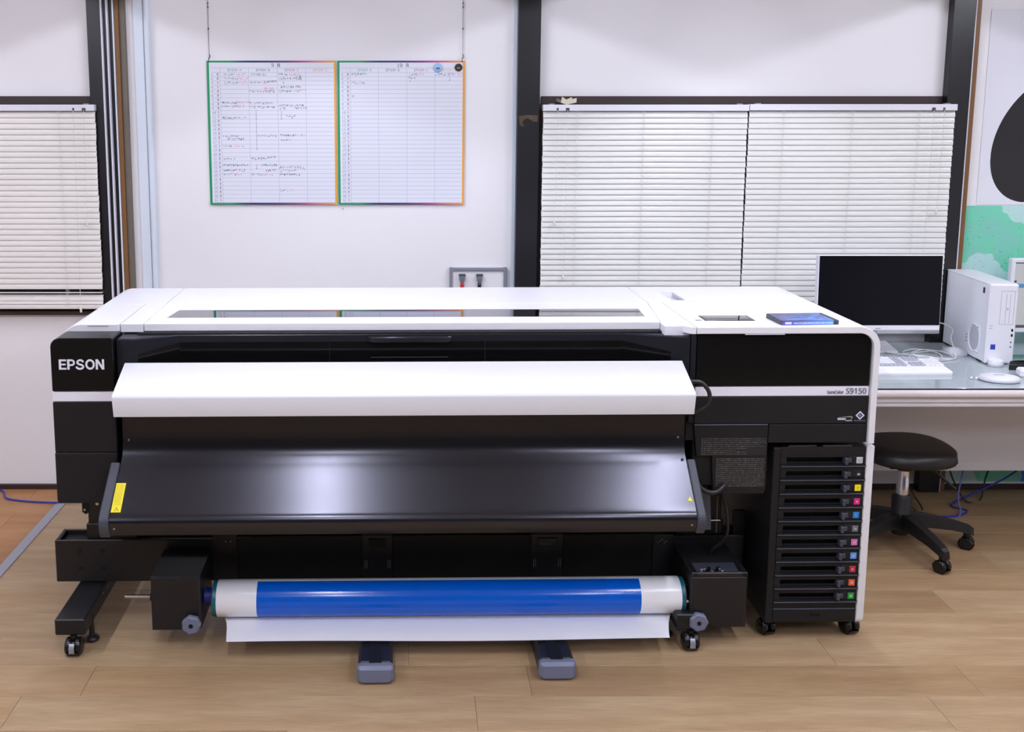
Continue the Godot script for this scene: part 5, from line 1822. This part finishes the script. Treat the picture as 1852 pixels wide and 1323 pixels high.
func small_things() -> void:
	# disc case on the right end of the printer
	var c := V(1.305, TOP, -0.118)
	var t := thing("disc_case", "slim violet and blue disc case lying on the printer's white right end", "disc case", spot(c), "", TURN + 0.05)
	part("case", bld().box(V(-0.097, 0.0, -0.068), V(0.097, 0.0150, 0.060), 0.002), M.cap, t)
	var q := bld()
	q.quad(V(-0.095, 0.0154, 0.0595), V(0.078, 0.0154, 0.0595), V(0.078, 0.0154, -0.0665), V(-0.095, 0.0154, -0.0665), Vector3.UP)
	part("cover_print", q, picture("cover_art", cover_art(), 0.25), t)
	var sp := Image.create(176, 15, false, Image.FORMAT_RGB8)
	var r := RandomNumberGenerator.new()
	r.seed = 12
	for x in 176:
		sp.fill_rect(Rect2i(x, 0, 1, 15), Color(0.38, 0.34, 0.66).lerp(Color(0.42, 0.66, 0.95), x / 176.0))
	sp.fill_rect(Rect2i(10, 4, 22, 8), Color(0.85, 0.86, 0.95))
	var x := 40
	while x < 170:
		var g := r.randi_range(2, 6)
		sp.fill_rect(Rect2i(x, 6, g, 5), Color(0.80, 0.85, 0.97))
		x += g + 2
	q = bld()
	q.quad(V(-0.095, 0.0006, 0.0604), V(0.078, 0.0006, 0.0604), V(0.078, 0.0148, 0.0604), V(-0.095, 0.0148, 0.0604), Vector3.BACK)
	part("spine_print", q, picture("spine", sp, 0.3), t)
	# on the desk
	var f := thing("round_white_cap", "short round white plastic cap standing before the computer tower", "cap", V(2.475, DESK, -4.345))
	part("cap_body", bld().lathe([Vector2(0, 0), Vector2(0.026, 0), Vector2(0.030, 0.003), Vector2(0.030, 0.022), Vector2(0.027, 0.027), Vector2(0, 0.028)], Vector3.ZERO, Vector3.UP, 28), M.pc_white, f)
	part("cap_ring", bld().lathe([Vector2(0.0302, 0.010), Vector2(0.0308, 0.011), Vector2(0.0308, 0.014), Vector2(0.0302, 0.015)], Vector3.ZERO, Vector3.UP, 28), M.pc_side, f)
	var o := thing("white_cable_reel", "flat oval white cable reel lying at the desk's front edge", "cable reel", V(2.352, DESK, -4.095), "", -0.25)
	var ob := bld()
	ob.xf = Transform3D(Basis().scaled(V(1.28, 1.0, 0.95)), Vector3.ZERO)
	ob.lathe([Vector2(0, 0), Vector2(0.050, 0), Vector2(0.060, 0.005), Vector2(0.0605, 0.014), Vector2(0.054, 0.021), Vector2(0.030, 0.024), Vector2(0, 0.0245)], Vector3.ZERO, Vector3.UP, 36, 0.4)
	part("reel_body", ob, M.pc_white, o)
	part("reel_label", bld().box(V(-0.020, 0.0238, -0.006), V(0.018, 0.0250, 0.004), 0.0005), M.alu, o)
	for p in [V(-0.082, 0.0, 0.0), V(-0.100, 0.0, -0.004)]:
		part("clear_bead", bld().lathe([Vector2(0, 0), Vector2(0.005, 0.002), Vector2(0.006, 0.006), Vector2(0.004, 0.010), Vector2(0, 0.012)], p, Vector3.UP, 12), M.shell, o)
	var s := thing("black_strap", "rolled black strap lying on the desk at the photo's right edge", "strap", V(2.60, DESK, -4.30))
	var sb := bld()
	var outl := PackedVector2Array()
	var inn := []
	for k in 33:
		var a := TAU * k / 32.0
		if k < 32:
			outl.append(Vector2(cos(a) * 0.085 * (1.0 - 0.2 * sin(a)), sin(a) * 0.034))
	for k in 32:
		var a: Vector2 = outl[k]
		var b: Vector2 = outl[(k + 1) % 32]
		var na := V(a.x / 0.0072, 0, a.y / 0.0012).normalized()
		var nb := V(b.x / 0.0072, 0, b.y / 0.0012).normalized()
		sb.quadn(V(a.x, 0, a.y), V(b.x, 0, b.y), V(b.x, 0.028, b.y), V(a.x, 0.028, a.y), na, nb, nb, na)
		var i1 := a * 0.93
		var i2 := b * 0.93
		sb.quadn(V(i1.x, 0, i1.y), V(i2.x, 0, i2.y), V(i2.x, 0.028, i2.y), V(i1.x, 0.028, i1.y), -na, -nb, -nb, -na)
		sb.quad(V(a.x, 0.028, a.y), V(b.x, 0.028, b.y), V(i2.x, 0.028, i2.y), V(i1.x, 0.028, i1.y), Vector3.UP)
	part("strap_loop", sb, M.black_plastic, s)
	part("strap_end", bld().box(V(-0.11, 0.0, 0.025), V(-0.02, 0.024, 0.031), 0.002), M.black_plastic, s)
	var w := thing("white_plug_adapter", "white plug adapter on the desk at the photo's right edge, before the strap", "adapter", V(2.505, DESK, -4.165), "", -0.2)
	part("adapter_body", bld().box(V(-0.035, 0.0, -0.03), V(0.035, 0.034, 0.03), 0.007), M.pc_white, w)
	part("adapter_lead", bld().tube([V(0.034, 0.014, 0), V(0.07, 0.006, 0.01), V(0.12, 0.003, -0.01), V(0.20, 0.003, -0.03)], 0.0026, 7), M.white_cable, w)
